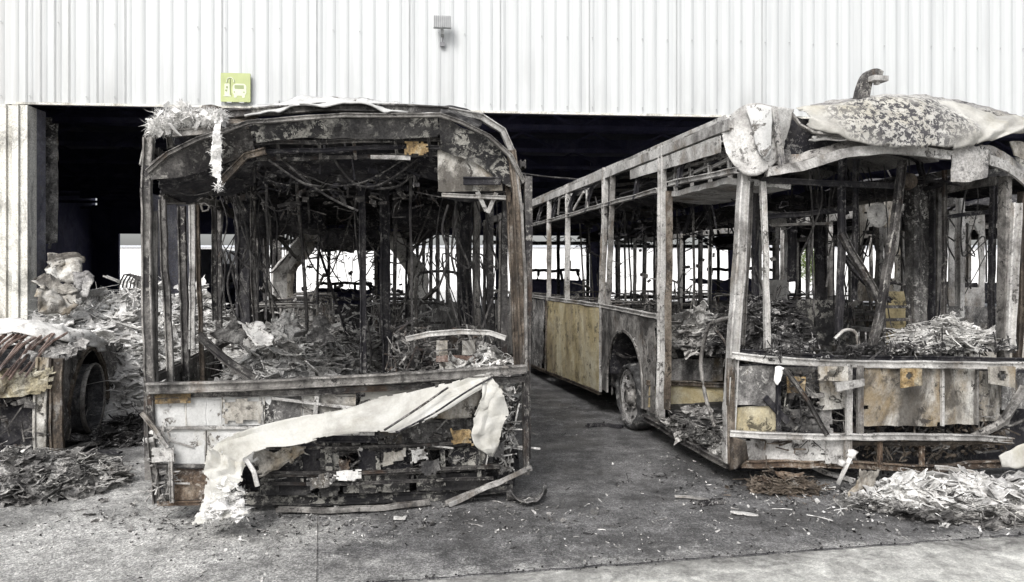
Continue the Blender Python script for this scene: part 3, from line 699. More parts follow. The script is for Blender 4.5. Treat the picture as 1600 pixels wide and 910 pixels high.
def clutter(mb, rn, x0, x1, y0, y1, z0, z1, n, s=.08):
    n = int(n * 2.2); s *= .8
    """brackets, boxes, pipes and torn plates in a box of space"""
    for _ in range(n):
        p = Vector((rn.uniform(x0, x1), rn.uniform(y0, y1), rn.uniform(z0, z1))); q = rn.random()
        rt_ = Matrix.Rotation(rn.gauss(0, .25), 3, 'Y') @ Matrix.Rotation(rn.gauss(0, .3), 3, 'X') @ Matrix.Rotation(rn.gauss(0, .4), 3, 'Z')
        if q < .22: mb.box(p, (s * rn.uniform(.3, 1.7), s * rn.uniform(.2, .6), s * rn.uniform(.15, .8)), rt_)
        elif q < .28: flake(mb, rn, p, s * rn.uniform(.4, 1.0), .1)
        elif q < .36: patch(mb, rn, p, s * rn.uniform(.5, 1.4))
        elif q < .62:
            l = s * rn.uniform(1, 4); d = Vector((1, 0, rn.gauss(0, .3))) if rn.random() < .6 else Vector((rn.gauss(0, .2), .1, 1))
            mb.bar([p, p + d * l], s * rn.uniform(.1, .3), s * rn.uniform(.1, .3), .004)
        elif q < .9:
            pts = [p + Vector((rn.gauss(0, s), rn.gauss(0, s * .4), rn.gauss(0, s))) * .9 for _ in range(4)]; mb.tube(pts, rn.uniform(.003, .009), 5)
        else: lump(mb, rn, p, s * rn.uniform(.3, .7))
    return mb
def fluff(mb, rn, centres, n, length=.05, r0=.0012):
    for _ in range(n):
        c, s = rn.choice(centres); c = Vector(c)
        d = Vector((rn.gauss(0, 1), rn.gauss(0, 1), rn.gauss(0, 1))).normalized(); p = c + d * s * rn.uniform(.6, 1.0)
        e = p + (d * .6 + Vector((rn.gauss(0, .8), rn.gauss(0, .8), rn.gauss(0, .8) - .2))) * length * rn.uniform(.2, .8)
        sd_ = d.orthogonal().normalized() * r0 * rn.uniform(.7, 2)
        m_ = (p + e) / 2 + Vector((rn.gauss(0, .3), rn.gauss(0, .3), rn.gauss(0, .3))) * length * .6
        up_ = d.cross(sd_)
        mb.add([p - sd_, p + sd_, m_ + sd_ * .8, m_ - sd_ * .8, e, p + up_, m_ + up_], [(0, 1, 2, 3), (3, 2, 4), (1, 5, 6, 2), (5, 0, 3, 6), (2, 6, 4), (6, 3, 4)])

# ================================================================== LEFT BUS (facing us)
LB = Frame(-1.158, 5.22, R(12), 2.6)
lb = LB.empty('burnt_bus')
tag(lb, 'burnt out bus facing the camera with white melted skin hanging off its front', 'bus', 'burnt out buses')
L = LB.front
rnL = random.Random(11)
skeleton(lb, rnL, 11.6, 2.6, 2.78, 'char_steel', 'soot', [.02, 2.6, 4.2, 5.4, 6.6, 7.8, 9, 10.2], [.02, .9, 1.5, 2.4, 3.6, 4.8, 6, 7.2, 8.4, 9.8], belt=.95, roof_from=.25, roofmat='soot')
def fbar(bus, fr, name, pts, w, t, mat, d=0, jit=.006, chan=False, up=None, seed=None):
    m = MB(); P = [fr.front(p[0], p[1], p[2] if len(p) > 2 else d) for p in pts]
    m.bar(P, w, t, jit, .12, seed, up or Vector((0, 1, 0)), chan); return m.build(name, mat, bus)
def fquad(bus, fr, name, x0, y0, x1, y1, mat, d=0, amp=.012, rg=.08, holes=0, seed=1, nu=16, nv=12, th=.008, skew=0):
    m = MB(); m.sheet(quad_fn(fr.front(x0, y0, d), fr.front(x1, y0 + skew, d), fr.front(x1, y1 + skew, d), fr.front(x0, y1, d), amp, 3, seed), nu, nv, th, ragged(seed, rg, 5, holes)); return m.build(name, mat, bus)
def ftube(bus, fr, name, pts, r, mat='wire', d=0, jit=.004):
    m = MB(); m.tube([fr.front(p[0], p[1], p[2] if len(p) > 2 else d) for p in pts], r, 6, jit, .06); return m.build(name, mat, bus)

# sill and rails
fbar(lb, LB, 'windscreen_sill', [(230, 607), (400, 602), (600, 592), (822, 577)], .07, .06, 'grey_steel', -.05, .004)
fbar(lb, LB, 'windscreen_sill_channel', [(234, 619), (500, 612), (700, 600), (820, 592)], .045, .05, 'char_steel', -.01, .006)
fbar(lb, LB, 'front_rail', [(238, 670), (410, 668), (520, 660)], .02, .02, 'ash_steel', -.0)
fbar(lb, LB, 'front_rail', [(240, 728), (345, 727), (430, 724)], .02, .025, 'grey_steel', -.01)
fbar(lb, LB, 'front_rail', [(246, 786), (300, 787), (350, 784)], .03, .03, 'rust', -.01)
fbar(lb, LB, 'corner_post', [(233, 604), (238, 690), (246, 786)], .05, .05, 'grey_steel', 0)
fbar(lb, LB, 'corner_post', [(821, 582), (822, 660), (824, 742)], .04, .05, 'char_steel', 0)
for k, (x0, y0, x1, y1, mt, sk) in enumerate(((243, 625, 288, 666, 'pale_scorch', -1), (292, 624, 322, 665, 'pale_scorch', -1), (325, 624, 345, 664, 'pale_scorch', 0), (348, 623, 412, 664, 'pale_scorch', -1),
                                     (243, 675, 320, 724, 'pale_scorch', 0), (323, 675, 412, 723, 'pale_scorch', -1), (268, 733, 350, 781, 'rust', 0),
                                     (414, 621, 470, 662, 'panel_grey', -1), (474, 618, 556, 652, 'panel_ash', -2), (745, 606, 786, 638, 'panel_ash', -2), (700, 610, 742, 640, 'panel_grey', -2))):
    fquad(lb, LB, 'front_panel', x0, y0, x1, y1, mt, .01, .008, .03, 0, k + 1, skew=sk)
m = MB(); m.sheet(ribbon_fn([L(348, 624, -.005), L(380, 623, -.02), L(412, 622, -.005)], [L(348, 663, -.005), L(380, 662, -.02), L(410, 661, -.005)], .006, 6, 3), 12, 8, .005, ragged(8, .3, 4)); m.build('scorched_paint_patch', 'panel_ash', lb)
fquad(lb, LB, 'front_panel', 560, 612, 690, 646, 'melted_white', .04, .02, .1, .15, 21, skew=-6)
fquad(lb, LB, 'front_panel', 692, 604, 742, 650, 'panel_grey', .05, .03, .1, .35, 23, skew=-4)
fquad(lb, LB, 'front_panel', 590, 655, 740, 700, 'panel_grey', .07, .02, .05, .1, 22)
fquad(lb, LB, 'front_skin', 239, 621, 505, 667, 'pale_scorch', .012, .006, .01, 0, 71, 40, 10, skew=-4)
fquad(lb, LB, 'front_skin', 241, 672, 420, 727, 'pale_scorch', .012, .006, .01, 0, 72, 30, 10, skew=-2)
fquad(lb, LB, 'front_skin', 258, 730, 352, 784, 'panel_grey', .03, .008, .03, 0, 73, 20, 10, skew=0)
fquad(lb, LB, 'scorched_corner', 236, 611, 298, 632, 'orange_scorch', -.03, .004, .2, 0, 5, 10, 4, skew=-2)
for x in (290, 346, 413, 470): fbar(lb, LB, 'panel_rib', [(x, 622), (x + 1, 666)], .008, .012, 'panel_ash', .008)
for x in (322,): fbar(lb, LB, 'panel_rib', [(x, 674), (x, 724)], .008, .012, 'panel_ash', .008)
fbar(lb, LB, 'brace', [(425, 622), (500, 632), (560, 640)], .02, .02, 'ash_steel', -.02)
fbar(lb, LB, 'brace', [(495, 615), (492, 655)], .03, .02, 'ash_steel', -.015)
# firewall behind the torn front
fquad(lb, LB, 'bulkhead', 248, 610, 806, 775, 'soot', .38, .05, .02, .12, 31, 40, 16)
fbar(lb, LB, 'chassis_beam', [(350, 778), (500, 782), (690, 774), (800, 760)], .08, .06, 'soot_flecked', .12)
fbar(lb, LB, 'chassis_beam', [(400, 705), (600, 700), (800, 690)], .05, .06, 'char_steel', .08)
fbar(lb, LB, 'chassis_beam', [(395, 741), (600, 739), (780, 728)], .03, .05, 'char_steel', .02)
for x, y0, y1, w in ((512, 672, 775, .08), (470, 690, 765, .04), (590, 700, 772, .05), (690, 690, 768, .05), (640, 695, 760, .03), (745, 650, 760, .05), (430, 690, 775, .04), (720, 640, 700, .03)):
    fbar(lb, LB, 'mounting_bracket', [(x, y0 + 6), (x + 3, y1 - 8)], w * .6, .025, 'soot_flecked', .03, .008, True)
pA, pB = L(395, 780, 0), L(815, 650, 0)
m = clutter(MB(), random.Random(3), pA.x, pB.x, 0, .25, .22, .78, 170, .06); tag(m.build('front_machinery', 'char_steel', lb), kind='stuff')
m = clutter(MB(), random.Random(5), pA.x, pB.x, -.02, .2, .22, .75, 50, .07); tag(m.build('front_machinery', 'debris', lb), kind='stuff')
m = clutter(MB(), random.Random(6), pA.x - .1, pB.x, .05, .3, .5, .85, 30, .08); tag(m.build('front_machinery', 'panel_grey', lb), kind='stuff')
for k, (x0, y0, x1, y1, mt) in enumerate(((402, 694, 500, 738, 'soot'), (498, 690, 530, 776, 'soot_flecked'), (536, 742, 640, 772, 'soot_flecked'), (404, 744, 492, 774, 'soot_flecked'), (600, 662, 690, 700, 'panel_grey'), (650, 742, 760, 768, 'soot_flecked'), (560, 700, 640, 738, 'soot'), (700, 700, 770, 735, 'soot_flecked'))):
    fquad(lb, LB, 'under_panel', x0, y0, x1, y1, mt, .04 + .01 * (k % 3), .012, .06, .1, k + 90, skew=-(k % 3) * 2)
for y in (700, 739, 757): fbar(lb, LB, 'cross_rail', [(404, y), (560, y - 1), (770, y - 10)], .022, .025, 'char_steel', -.01)
# left lower corner: lamp mount remains and tow arm
c0 = L(252, 740, 0)
m = clutter(MB(), random.Random(8), c0.x - .07, c0.x + .07, -.05, .1, .17, .62, 46, .05); tag(m.build('lamp_mount', 'ash_steel', lb), kind='stuff')
fbar(lb, LB, 'lamp_mount_bracket', [(222, 646), (240, 668), (262, 700)], .03, .025, 'ash_steel', -.06)
fbar(lb, LB, 'lamp_mount_bracket', [(268, 700), (270, 785)], .025, .03, 'ash_steel', -.04)
fquad(lb, LB, 'lamp_mount_plate', 238, 700, 272, 722, 'ash_steel', -.05, .01, .15, 0, 12, 8, 6)
c0 = L(805, 690, 0)
m = clutter(MB(), random.Random(9), c0.x - .1, c0.x + .0, -.02, .15, .2, .85, 34, .05); tag(m.build('lamp_mount', 'debris_light', lb), kind='stuff')
# small plates seen against the black
for k, (x0, y0, x1, y1, mt) in enumerate(((592, 706, 632, 730, 'panel_ash'), (640, 700, 668, 722, 'debris_light'), (700, 672, 735, 700, 'orange_scorch'), (528, 718, 548, 735, 'rust'), (575, 660, 612, 676, 'panel_ash'),
                                          (655, 720, 690, 745, 'panel_grey'), (430, 700, 470, 730, 'panel_grey'), (520, 735, 565, 750, 'ash_white'), (760, 690, 790, 715, 'panel_grey'), (550, 640, 600, 660, 'panel_ash'), (480, 745, 520, 765, 'panel_grey'))):
    fquad(lb, LB, 'torn_plate', x0, y0, x1, y1, mt, -.02 - .02 * (k % 3), .03, .3, 0, k + 40, 10, 8, skew=(k % 5) * 3 - 6)
fbar(lb, LB, 'number_plate_bar', [(503, 678), (585, 678)], .022, .02, 'ash_white', -.09, .001)
fbar(lb, LB, 'number_plate_backing', [(495, 684), (590, 684)], .07, .03, 'soot', -.05, .001)

def folded(top, bot, folds=3, amp=.02, seed=1):
    top = [Vector(p) for p in top]; bot = [Vector(p) for p in bot]
    def f(u, v):
        p = catmull(top, u) * (1 - v) + catmull(bot, u) * v
        ph = v * folds + .9 * noise.noise(Vector((u * 3.3, v * 1.4, seed))) + u * 1.3
        tri = abs((ph % 1) - .5) * 2
        k = .5 + .5 * noise.noise(Vector((u * 5, 3, seed)))
        q = noise.noise_vector(Vector((u * 22, v * 7, seed))) * .003 + noise.noise_vector(Vector((u * 7, v * 2.5, seed + 5))) * .026
        return p + Vector((0, -tri * amp * k, tri * amp * .3)) + q
    return f
# the melted white skin: long band sagging from the sill, then hanging down to the ground
topb = [L(768, 586, -.04), L(735, 591, -.05), L(690, 601, -.06), L(620, 618, -.08), L(560, 630, -.1), L(500, 645, -.12), L(430, 660, -.14), (L(375, 676, -.16)), L(338, 694, -.18), L(322, 712, -.2)]
botb = [L(768, 600, -.16), L(735, 622, -.2), L(690, 648, -.22), L(640, 668, -.24), L(590, 676, -.26), L(520, 684, -.26), L(460, 696, -.25), L(415, 702, -.24), L(385, 716, -.26), L(375, 738, -.28)]
m = MB(); m.sheet(folded(topb, botb, 1.7, .028, 4), 120, 26, .005, ragged(3, .1, 12)); m.build('melted_front_skin', 'melted_white', lb)
topc = [L(325, 700, -.25), L(318, 730, -.27), L(326, 755, -.28), L(316, 785, -.31), L(300, 822, -.4)]
botc = [L(385, 720, -.3), L(378, 750, -.34), L(362, 765, -.34), L(372, 785, -.38), L(388, 806, -.46)]
m = MB(); m.sheet(folded(topc, botc, 2.2, .035, 9), 50, 26, .006, ragged(5, .1, 8)); m.build('hanging_skin', 'melted_white', lb)
cc = [(L(345, 790, -.4), .1), (L(330, 805, -.42), .06), (L(365, 775, -.36), .08), (L(372, 800, -.42), .06)]
m = MB()
for k in range(60):
    c, s = rnL.choice(cc); patch(m, rnL, c + Vector((rnL.gauss(0, s * .5), rnL.gauss(0, s * .4), rnL.gauss(0, s * .5))), .04)
for c, s in cc: lump(m, rnL, c, s * .75)
fluff(m, rnL, cc, 700, .04); m.build('frayed_skin_end', 'fibre', lb)
# darker folded under-piece and drooping tongue
m = MB(); m.sheet(quad_fn(L(392, 705, -.15), L(460, 700, -.12), L(490, 712, -.05), L(400, 748, -.18), .05, 5, 6), 16, 12, .01, ragged(6, .15)); m.build('torn_skin', 'panel_ash', lb, True)
fbar(lb, LB, 'hanging_strut', [(385, 718, -.28), (396, 738, -.3), (402, 760, -.3)], .03, .02, 'ash_steel')
# right flap
tf = [L(765, 588, -.13), L(780, 605, -.2), L(791, 640, -.2), L(785, 672, -.22), L(772, 716, -.2)]
bf = [L(755, 592, -.15), L(752, 625, -.2), L(742, 655, -.24), L(736, 686, -.24), L(765, 712, -.2)]
m = MB(); m.sheet(folded(tf, bf, 1.4, .02, 12), 40, 18, .006, ragged(9, .06, 8)); m.build('torn_skin_flap', 'melted_white', lb)
ftube(lb, LB, 'cable', [(700, 606, -.16), (650, 640, -.26), (600, 672, -.3)], .008, 'char_steel')
ftube(lb, LB, 'edge_strip', [(768, 590, -.17), (730, 612, -.23), (680, 645, -.26), (620, 676, -.29)], .007, 'soot')
# top edge of the melted skin across the front, grey fold between flap and band
if 1:
  m = MB(); m.sheet(quad_fn(L(640, 640, -.04), L(755, 598, -.08), L(745, 650, -.06), L(590, 668, -.06), .03, 4, 14), 24, 10, .008, ragged(2, .1)); m.build('torn_skin', 'panel_ash', lb, True)

# header box over the windscreen (three lobes)
def header(bus, name, top, bot, mat, seed, nu=30, nv=8, th=.03, amp=.02, bulge=None, holes=0, rg=.03, fr=LB, smooth=False):
    m = MB(); m.sheet(ribbon_fn([fr.front(*p) for p in top], [fr.front(*p) for p in bot], amp, 3, seed, bulge), nu, nv, th, ragged(seed, rg, 5, holes)); return m.build(name, mat, bus, smooth)
header(lb, 'header_panel', [(233, 258, .0), (265, 236, -.05), (310, 215, -.08), (360, 203, -.1), (392, 196, -.1)], [(234, 282, .0), (265, 278, .0), (310, 270, .02), (360, 252, .03), (396, 238, .04)], 'char_steel', 3, amp=.012)
header(lb, 'header_panel', [(388, 190, -.12), (450, 186, -.13), (540, 184, -.14), (620, 184, -.13), (690, 184, -.12)], [(398, 222, -.05), (450, 217, -.06), (540, 214, -.06), (620, 215, -.06), (690, 212, -.05)], 'soot_flecked', 4, rg=.08)
for yy, dd, mt in ((222, .0, 'char_steel'), (234, .02, 'soot'), (246, .08, 'char_steel')): fbar(lb, LB, 'header_rib', [(398, yy + 3, dd), (470, yy, dd), (560, yy - 1, dd), (690, yy - 2, dd)], .028, .03, mt, 0, .012)
for xx in (432, 498, 552, 616, 668): fbar(lb, LB, 'header_rib', [(xx, 214, -.0), (xx + 4, 250, .06)], .022, .025, 'char_steel', 0, .008)
header(lb, 'header_panel', [(686, 184, -.12), (715, 196, -.1), (755, 216, -.07), (790, 244, -.02), (812, 275, .02)], [(690, 232, 0), (712, 242, 0), (745, 258, .02), (775, 278, .03), (800, 296, .04)], 'soot_flecked', 5)
fbar(lb, LB, 'header_rim', [(232, 268, -.02), (262, 240, -.08), (310, 217, -.11), (388, 192, -.14), (540, 180, -.16), (688, 180, -.15)], .03, .035, 'grey_steel')
fbar(lb, LB, 'header_rim', [(688, 180, -.15), (720, 192, -.13), (765, 214, -.1), (798, 244, -.06), (818, 285, 0)], .03, .035, 'grey_steel')
fbar(lb, LB, 'header_rim', [(268, 208, -.05), (320, 205, -.06), (388, 196, -.1)], .05, .03, 'grey_steel')
header(lb, 'destination_box', [(684, 222, .05), (720, 236, .04), (785, 264, .05)], [(684, 300, .05), (720, 300, .05), (785, 298, .05)], 'panel_ash', 8, 18, 12, .02, .01, None, .28, .05)
fbar(lb, LB, 'destination_slot', [(724, 283, -.0), (782, 283, -.0)], .06, .03, 'soot', 0, .001)
header(lb, 'destination_box', [(700, 240, .1), (740, 250, .1), (784, 266, .1)], [(700, 312, .2), (740, 315, .2), (784, 312, .2)], 'soot', 18, 18, 12, .02)
header(lb, 'ceiling_board', [(400, 240, .1), (540, 234, .1), (680, 232, .1)], [(420, 275, .5), (540, 282, .5), (680, 285, .5)], 'soot', 19, 24, 12, .02, .04, None, .1)
header(lb, 'ceiling_board', [(250, 280, .1), (320, 270, .1), (400, 245, .1)], [(250, 318, .6), (320, 312, .6), (400, 290, .6)], 'soot', 20, 20, 10, .02, .04, None, .15)
m = clutter(MB(), random.Random(14), -.7, .55, .15, .9, 2.32, 2.62, 80, .07); tag(m.build('ceiling_remains', 'soot', lb), kind='stuff')
m = clutter(MB(), random.Random(15), -1.1, .75, .1, 1.4, 2.2, 2.55, 60, .07); tag(m.build('ceiling_remains', 'char_steel', lb), kind='stuff')
fquad(lb, LB, 'scorched_lamp', 632, 222, 668, 243, 'orange_scorch', -.02, .02, .2, 0, 3, 10, 8)
fbar(lb, LB, 'lamp_strip', [(578, 246, 0), (640, 247, 0)], .03, .02, 'ash_steel')
fbar(lb, LB, 'roof_brace', [(415, 236, -.05), (385, 245, .0), (345, 285, .1)], .05, .03, 'brown_steel')
fbar(lb, LB, 'roof_brace', [(745, 300, .05), (760, 330, .1)], .03, .02, 'ash_steel')
fbar(lb, LB, 'roof_brace', [(775, 300, .05), (762, 332, .1)], .03, .02, 'ash_steel')
fbar(lb, LB, 'roof_brace', [(690, 305, .05), (790, 308, .05)], .03, .03, 'ash_steel')
# roof front edge with curled crust of ash
fbar(lb, LB, 'roof_front_rail', [(232, 215, .1), (250, 196, .05), (300, 184, .02), (390, 176, -.02), (500, 168, -.05), (640, 170, -.05), (700, 173, -.02)], .06, .05, 'char_steel')
fbar(lb, LB, 'roof_front_rail', [(700, 173, -.02), (750, 182, .05), (785, 204, .1), (800, 238, .1), (806, 290, .08)], .05, .04, 'ash_steel')
fbar(lb, LB, 'roof_front_rail', [(225, 260, .05), (232, 215, .08), (262, 205, .1), (268, 232, .1)], .05, .04, 'grey_steel')
header(lb, 'roof_crust', [(385, 172, .3), (430, 160, .25), (480, 152, .2), (520, 151, .2), (580, 158, .2), (640, 163, .2), (700, 170, .2), (735, 176, .25)], [(385, 184, -.06), (430, 174, -.1), (480, 166, -.12), (520, 166, -.12), (580, 172, -.12), (640, 176, -.12), (700, 180, -.1), (735, 186, -.05)], 'pale_scorch', 6, 60, 8, .012, .04, None, 0, .12, smooth=True)
header(lb, 'roof_crust', [(262, 188, .3), (300, 176, .2), (330, 168, .15), (360, 172, .15), (400, 178, .1)], [(262, 205, .0), (300, 196, -.04), (330, 190, -.06), (360, 192, -.08), (400, 192, -.1)], 'brown_steel', 7, 30, 8, .012, .04, None, 0, .12, smooth=True)
header(lb, 'rolled_roof_edge', [(686, 168, .1), (705, 170, .1), (725, 176, .1), (752, 190, .1)], [(688, 180, -.12), (705, 184, -.12), (725, 192, -.1), (748, 204, -.08)], 'debris_dark', 9, 20, 8, .03, .03)

# glass-fibre caught on the roof corner, one tail hanging down
fm = LB.empty('glass_fibre_mat'); tag(fm, 'frayed white glass fibre matting snagged on a bus roof corner, one strip dangling', 'matting')
cen = [(L(262, 188, -.05), .09), (L(285, 178, -.05), .08), (L(305, 185, -.05), .07), (L(325, 185, -.08), .06), (L(342, 183, -.12), .05), (L(245, 198, -.05), .06)]
rn = random.Random(21); m = MB()
for c, s in cen:
    lump(m, rn, c, s * .75)
    for k in range(16): flake(m, rn, c + Vector((rn.gauss(0, s * .5), rn.gauss(0, s * .5), rn.gauss(0, s * .35))), .05, .2)
fluff(m, rn, cen, 4200, .038); m.build('tangle', 'fibre', fm)
tt = [L(332, 182, -.2), L(333, 215, -.22), L(328, 240, -.22), L(330, 265, -.22), L(338, 292, -.22)]
bb = [L(347, 182, -.2), L(345, 215, -.2), L(346, 240, -.2), L(345, 265, -.22), L(346, 293, -.22)]
m = MB(); m.sheet(ribbon_fn(tt, bb, .016, 10, 3), 44, 8, .012, ragged(2, .2, 7))
fluff(m, rn, [(t_.lerp(b_, .5), .03) for t_, b_ in zip(tt, bb)], 500, .03); m.build('hanging_strip', 'fibre', fm, False)

# windscreen posts, door posts, conduits
for pts, w, t, mt, nm in (
        ([(232, 215, .03), (229, 300, .0), (231, 450, 0), (234, 602, 0)], .065, .06, 'grey_steel', 'windscreen_post'),
        ([(242, 330, .06), (241, 450, .05), (243, 600, .05)], .03, .04, 'grey_steel', 'windscreen_post'),
        ([(798, 236, .02), (806, 300, 0), (812, 440, 0), (818, 580, 0)], .06, .05, 'brown_steel', 'windscreen_post'),
        ([(788, 262, .1), (796, 330, .08), (801, 440, .06), (806, 580, .05)], .04, .04, 'brown_steel', 'windscreen_post'),
        ([(806, 262, -.0), (815, 340, -.02), (820, 440, -.02), (822, 580, -.02)], .02, .03, 'grey_steel', 'windscreen_post'),
        ([(254, 312, .4), (258, 420, .4), (262, 500, .4), (266, 600, .4)], .05, .04, 'grey_steel', 'door_post'),
        ([(284, 322, .9), (287, 450, .9), (290, 598, .9)], .06, .05, 'char_steel', 'door_post'),
        ([(299, 316, .8), (300, 420, .8), (300, 545, .8)], .045, .03, 'ash_steel', 'door_post'),
        ([(308, 320, 1.1), (312, 450, 1.1), (317, 598, 1.0)], .035, .035, 'brown_steel', 'door_post'),
        ([(335, 316, 1.2), (336, 450, 1.2), (337, 500, 1.2)], .045, .04, 'char_steel', 'door_post'),
        ([(253, 311, .4), (300, 314, .7), (340, 318, 1.1)], .06, .05, 'grey_steel', 'door_header'),
        ([(566, 284, .9), (566, 420, .9), (568, 582, .9)], .055, .05, 'soot', 'service_post'),
        ([(600, 290, 1.3), (602, 420, 1.3), (606, 585, 1.3)], .09, .07, 'soot', 'service_post'),
        ([(618, 300, 1.4), (617, 420, 1.4), (614, 560, 1.4)], .035, .03, 'char_steel', 'service_post'),
        ([(378, 260, 2.0), (380, 400, 2.0), (382, 510, 2.0)], .13, .09, 'soot', 'service_post'),
        ([(396, 290, 1.8), (395, 400, 1.8), (400, 505, 1.8)], .05, .05, 'char_steel', 'service_post'),
        ([(415, 250, .8), (418, 380, .8), (416, 500, .8)], .018, .018, 'wire', 'service_post'),
        ([(410, 300, 2.6), (418, 420, 2.6), (425, 490, 2.6)], .04, .04, 'grey_steel', 'service_post'),
        ([(745, 300, 1.2), (746, 430, 1.2), (748, 560, 1.2)], .05, .04, 'grey_steel', 'service_post'),
        ([(728, 310, 2.0), (728, 430, 2.0), (730, 520, 2.0)], .12, .06, 'soot', 'service_post'),
        ([(762, 320, 1.6), (764, 440, 1.6), (768, 540, 1.6)], .05, .05, 'char_steel', 'service_post'),
        ([(640, 240, .5), (643, 400, .5), (645, 582, .5)], .02, .02, 'wire', 'service_post'),
        ([(480, 300, 1.6), (482, 350, 1.6)], .02, .02, 'wire', 'service_post')):
    fbar(lb, LB, nm, pts, w, t, mt, 0, .007)
# catenary cables under the header
for pts in ([(430, 236), (470, 270), (520, 290), (570, 284), (630, 250)], [(505, 215), (530, 262), (560, 290), (600, 286), (655, 248)], [(420, 250), (470, 285), (500, 292)], [(585, 296), (625, 290), (650, 262), (650, 232)],
            [(690, 240), (705, 290), (740, 305), (790, 300)], [(520, 220), (545, 250), (575, 225)], [(430, 240), (500, 300), (560, 330)], [(350, 330), (345, 380), (352, 420), (342, 480)], [(365, 320), (372, 380), (356, 440), (366, 490)],
            [(345, 310), (355, 350), (340, 400)], [(400, 300), (430, 330), (465, 320)], [(700, 320), (690, 360), (700, 400), (685, 450)], [(715, 330), (705, 390), (712, 430)], [(270, 300), (300, 306), (330, 300)], [(650, 300), (700, 310), (760, 312)]):
    ftube(lb, LB, 'cable', pts, rnL.choice((.005, .007, .009)), 'wire', rnL.uniform(.05, .5))
ftube(lb, LB, 'hanging_hook', [(312, 320), (322, 318), (328, 326), (318, 332), (314, 322)], .008, 'ash_steel', .3)
# folding gangway ring seen down the aisle (octagonal frame)
for (y, sc_, mt) in ((6.4, 1.0, 'ash_steel'), (7.2, .96, 'panel_grey')):
    m = MB(); pts = [Vector((a * sc_, y, 1.5 + (b - 1.5) * sc_)) for a, b in ((-1.18, .9), (-1.18, 1.75), (-.72, 2.35), (.72, 2.35), (1.18, 1.75), (1.18, .9))]
    def fn(u, v, pts=pts):
        n = len(pts) - 1; x = u * n; i = min(int(x), n - 1); p = pts[i].lerp(pts[i + 1], x - i)
        c = Vector((0, p.y, 1.5)); return crumple(p + (c - p) * (v * .16) + Vector((0, v * .12, 0)), .03, 3, y)
    m.sheet(fn, 50, 4, .04, ragged(y, .1, 6, .05)); m.build('gangway_ring', 'ash_steel' if y < 7 else 'panel_ash', lb)
for s_ in (-1, 1):
    m = MB(); m.bar([(s_ * 1.2, 5.2, 1.5), (s_ * .75, 6.6, .95)], .05, .05, .01); m.bar([(s_ * 1.15, 5.0, 2.4), (s_ * .8, 6.6, 1.9)], .04, .04, .01); m.build('diagonal_stay', 'grey_steel', lb)
    m = MB(); m.sheet(quad_fn((s_ * 1.25, 3.2, 1.35), (s_ * .9, 5.6, 1.3), (s_ * .9, 5.6, .4), (s_ * 1.25, 3.2, .4), .04, 2, s_), 20, 12, .01, ragged(4, .1, 5, .1)); m.build('wheel_box', 'panel_grey', lb)
m = clutter(MB(), random.Random(201), -1.15, 1.15, 7.0, 9.5, 1.95, 2.5, 70, .1); tag(m.build('ceiling_remains', 'debris', lb), kind='stuff')
m = clutter(MB(), random.Random(202), -1.1, 1.1, 2.5, 8, .6, 1.35, 130, .09); tag(m.build('interior_remains', 'debris_light', lb), kind='stuff')
m = clutter(MB(), random.Random(203), -1.1, 1.1, 9.5, 11.3, 1.2, 2.3, 34, .12); tag(m.build('interior_remains', 'soot', lb), kind='stuff')
for k in range(12):
    x = rnL.uniform(-1.0, 1.0); y = rnL.uniform(.8, 5); z = rnL.uniform(1.9, 2.45)
    m = MB(); m.tube(hanging_wire(rnL, (x, y, z), (x + rnL.uniform(-.9, .9), y + rnL.uniform(-.5, 1), z + rnL.uniform(-.1, .2)), rnL.uniform(.2, .7)), rnL.choice((.005, .008)), 5, .01); m.build('cable', 'char_steel', lb)
for k in range(4):
    x = rnL.uniform(-1.0, .9); y = rnL.uniform(2, 8)
    m = MB(); m.bar([(x, y, rnL.uniform(.7, 1.2)), (x + rnL.uniform(-.5, .5), y + rnL.uniform(-.3, .3), rnL.uniform(1.5, 2.3))], .03, .03, .01); m.build('fallen_rail', 'grey_steel' if k % 2 else 'soot', lb)
# dark overhead equipment seen through the windscreen
for (x, y, z, w, d_, h) in ((-.55, 3.4, 2.3, .5, .5, .3), (.2, 4.6, 2.25, .3, .6, .5), (-.2, 5.8, 2.2, .5, .3, .35), (.7, 2.6, 2.3, .5, .6, .25), (-.9, 2.3, 2.25, .35, .8, .4)):
    m = MB(); m.sheet(lambda u, v: crumple(Vector((x + w * (u - .5), y + d_ * .5 * math.cos(v * 6.28), z + h * .5 * math.sin(v * 6.28))), .05, 3, x), 10, 16, .02, ragged(x + 3, .05, 5, .1)); m.build('overhead_unit', 'soot', lb)
# driver's station on the right: bent rail, instrument box, steering column, wires
fbar(lb, LB, 'bent_grab_rail', [(634, 530, .1), (670, 522, .1), (720, 518, .1), (765, 520, .1), (790, 528, .1)], .04, .03, 'ash_steel', 0, .004)
for k, (x0, y0, x1, y1, mt) in enumerate(((682, 532, 700, 556, 'panel_ash'), (722, 532, 742, 556, 'panel_ash'), (682, 556, 742, 566, 'red_rod'), (684, 566, 742, 578, 'panel_ash'))):
    fquad(lb, LB, 'instrument_box', x0, y0, x1, y1, mt, .35, .012, .1, 0, k, 8, 6)
m = clutter(MB(), random.Random(33), .35, 1.1, .25, 1.3, .6, 1.25, 120, .08); tag(m.build('cab_remains', 'char_steel', lb), kind='stuff')
m = clutter(MB(), random.Random(34), .3, 1.15, .3, 1.0, .7, 1.15, 50, .06); tag(m.build('cab_remains', 'debris', lb), kind='stuff')
for k in range(9):
    x = rnL.uniform(690, 770); pts = [(x, 300), (x + rnL.uniform(-22, 22), 360), (x + rnL.uniform(-30, 30), 420), (x + rnL.uniform(-30, 30), 400), (x + rnL.uniform(-15, 25), 520)]
    ftube(lb, LB, 'cable', pts, rnL.choice((.005, .008)), 'wire', rnL.uniform(.5, 1.6))
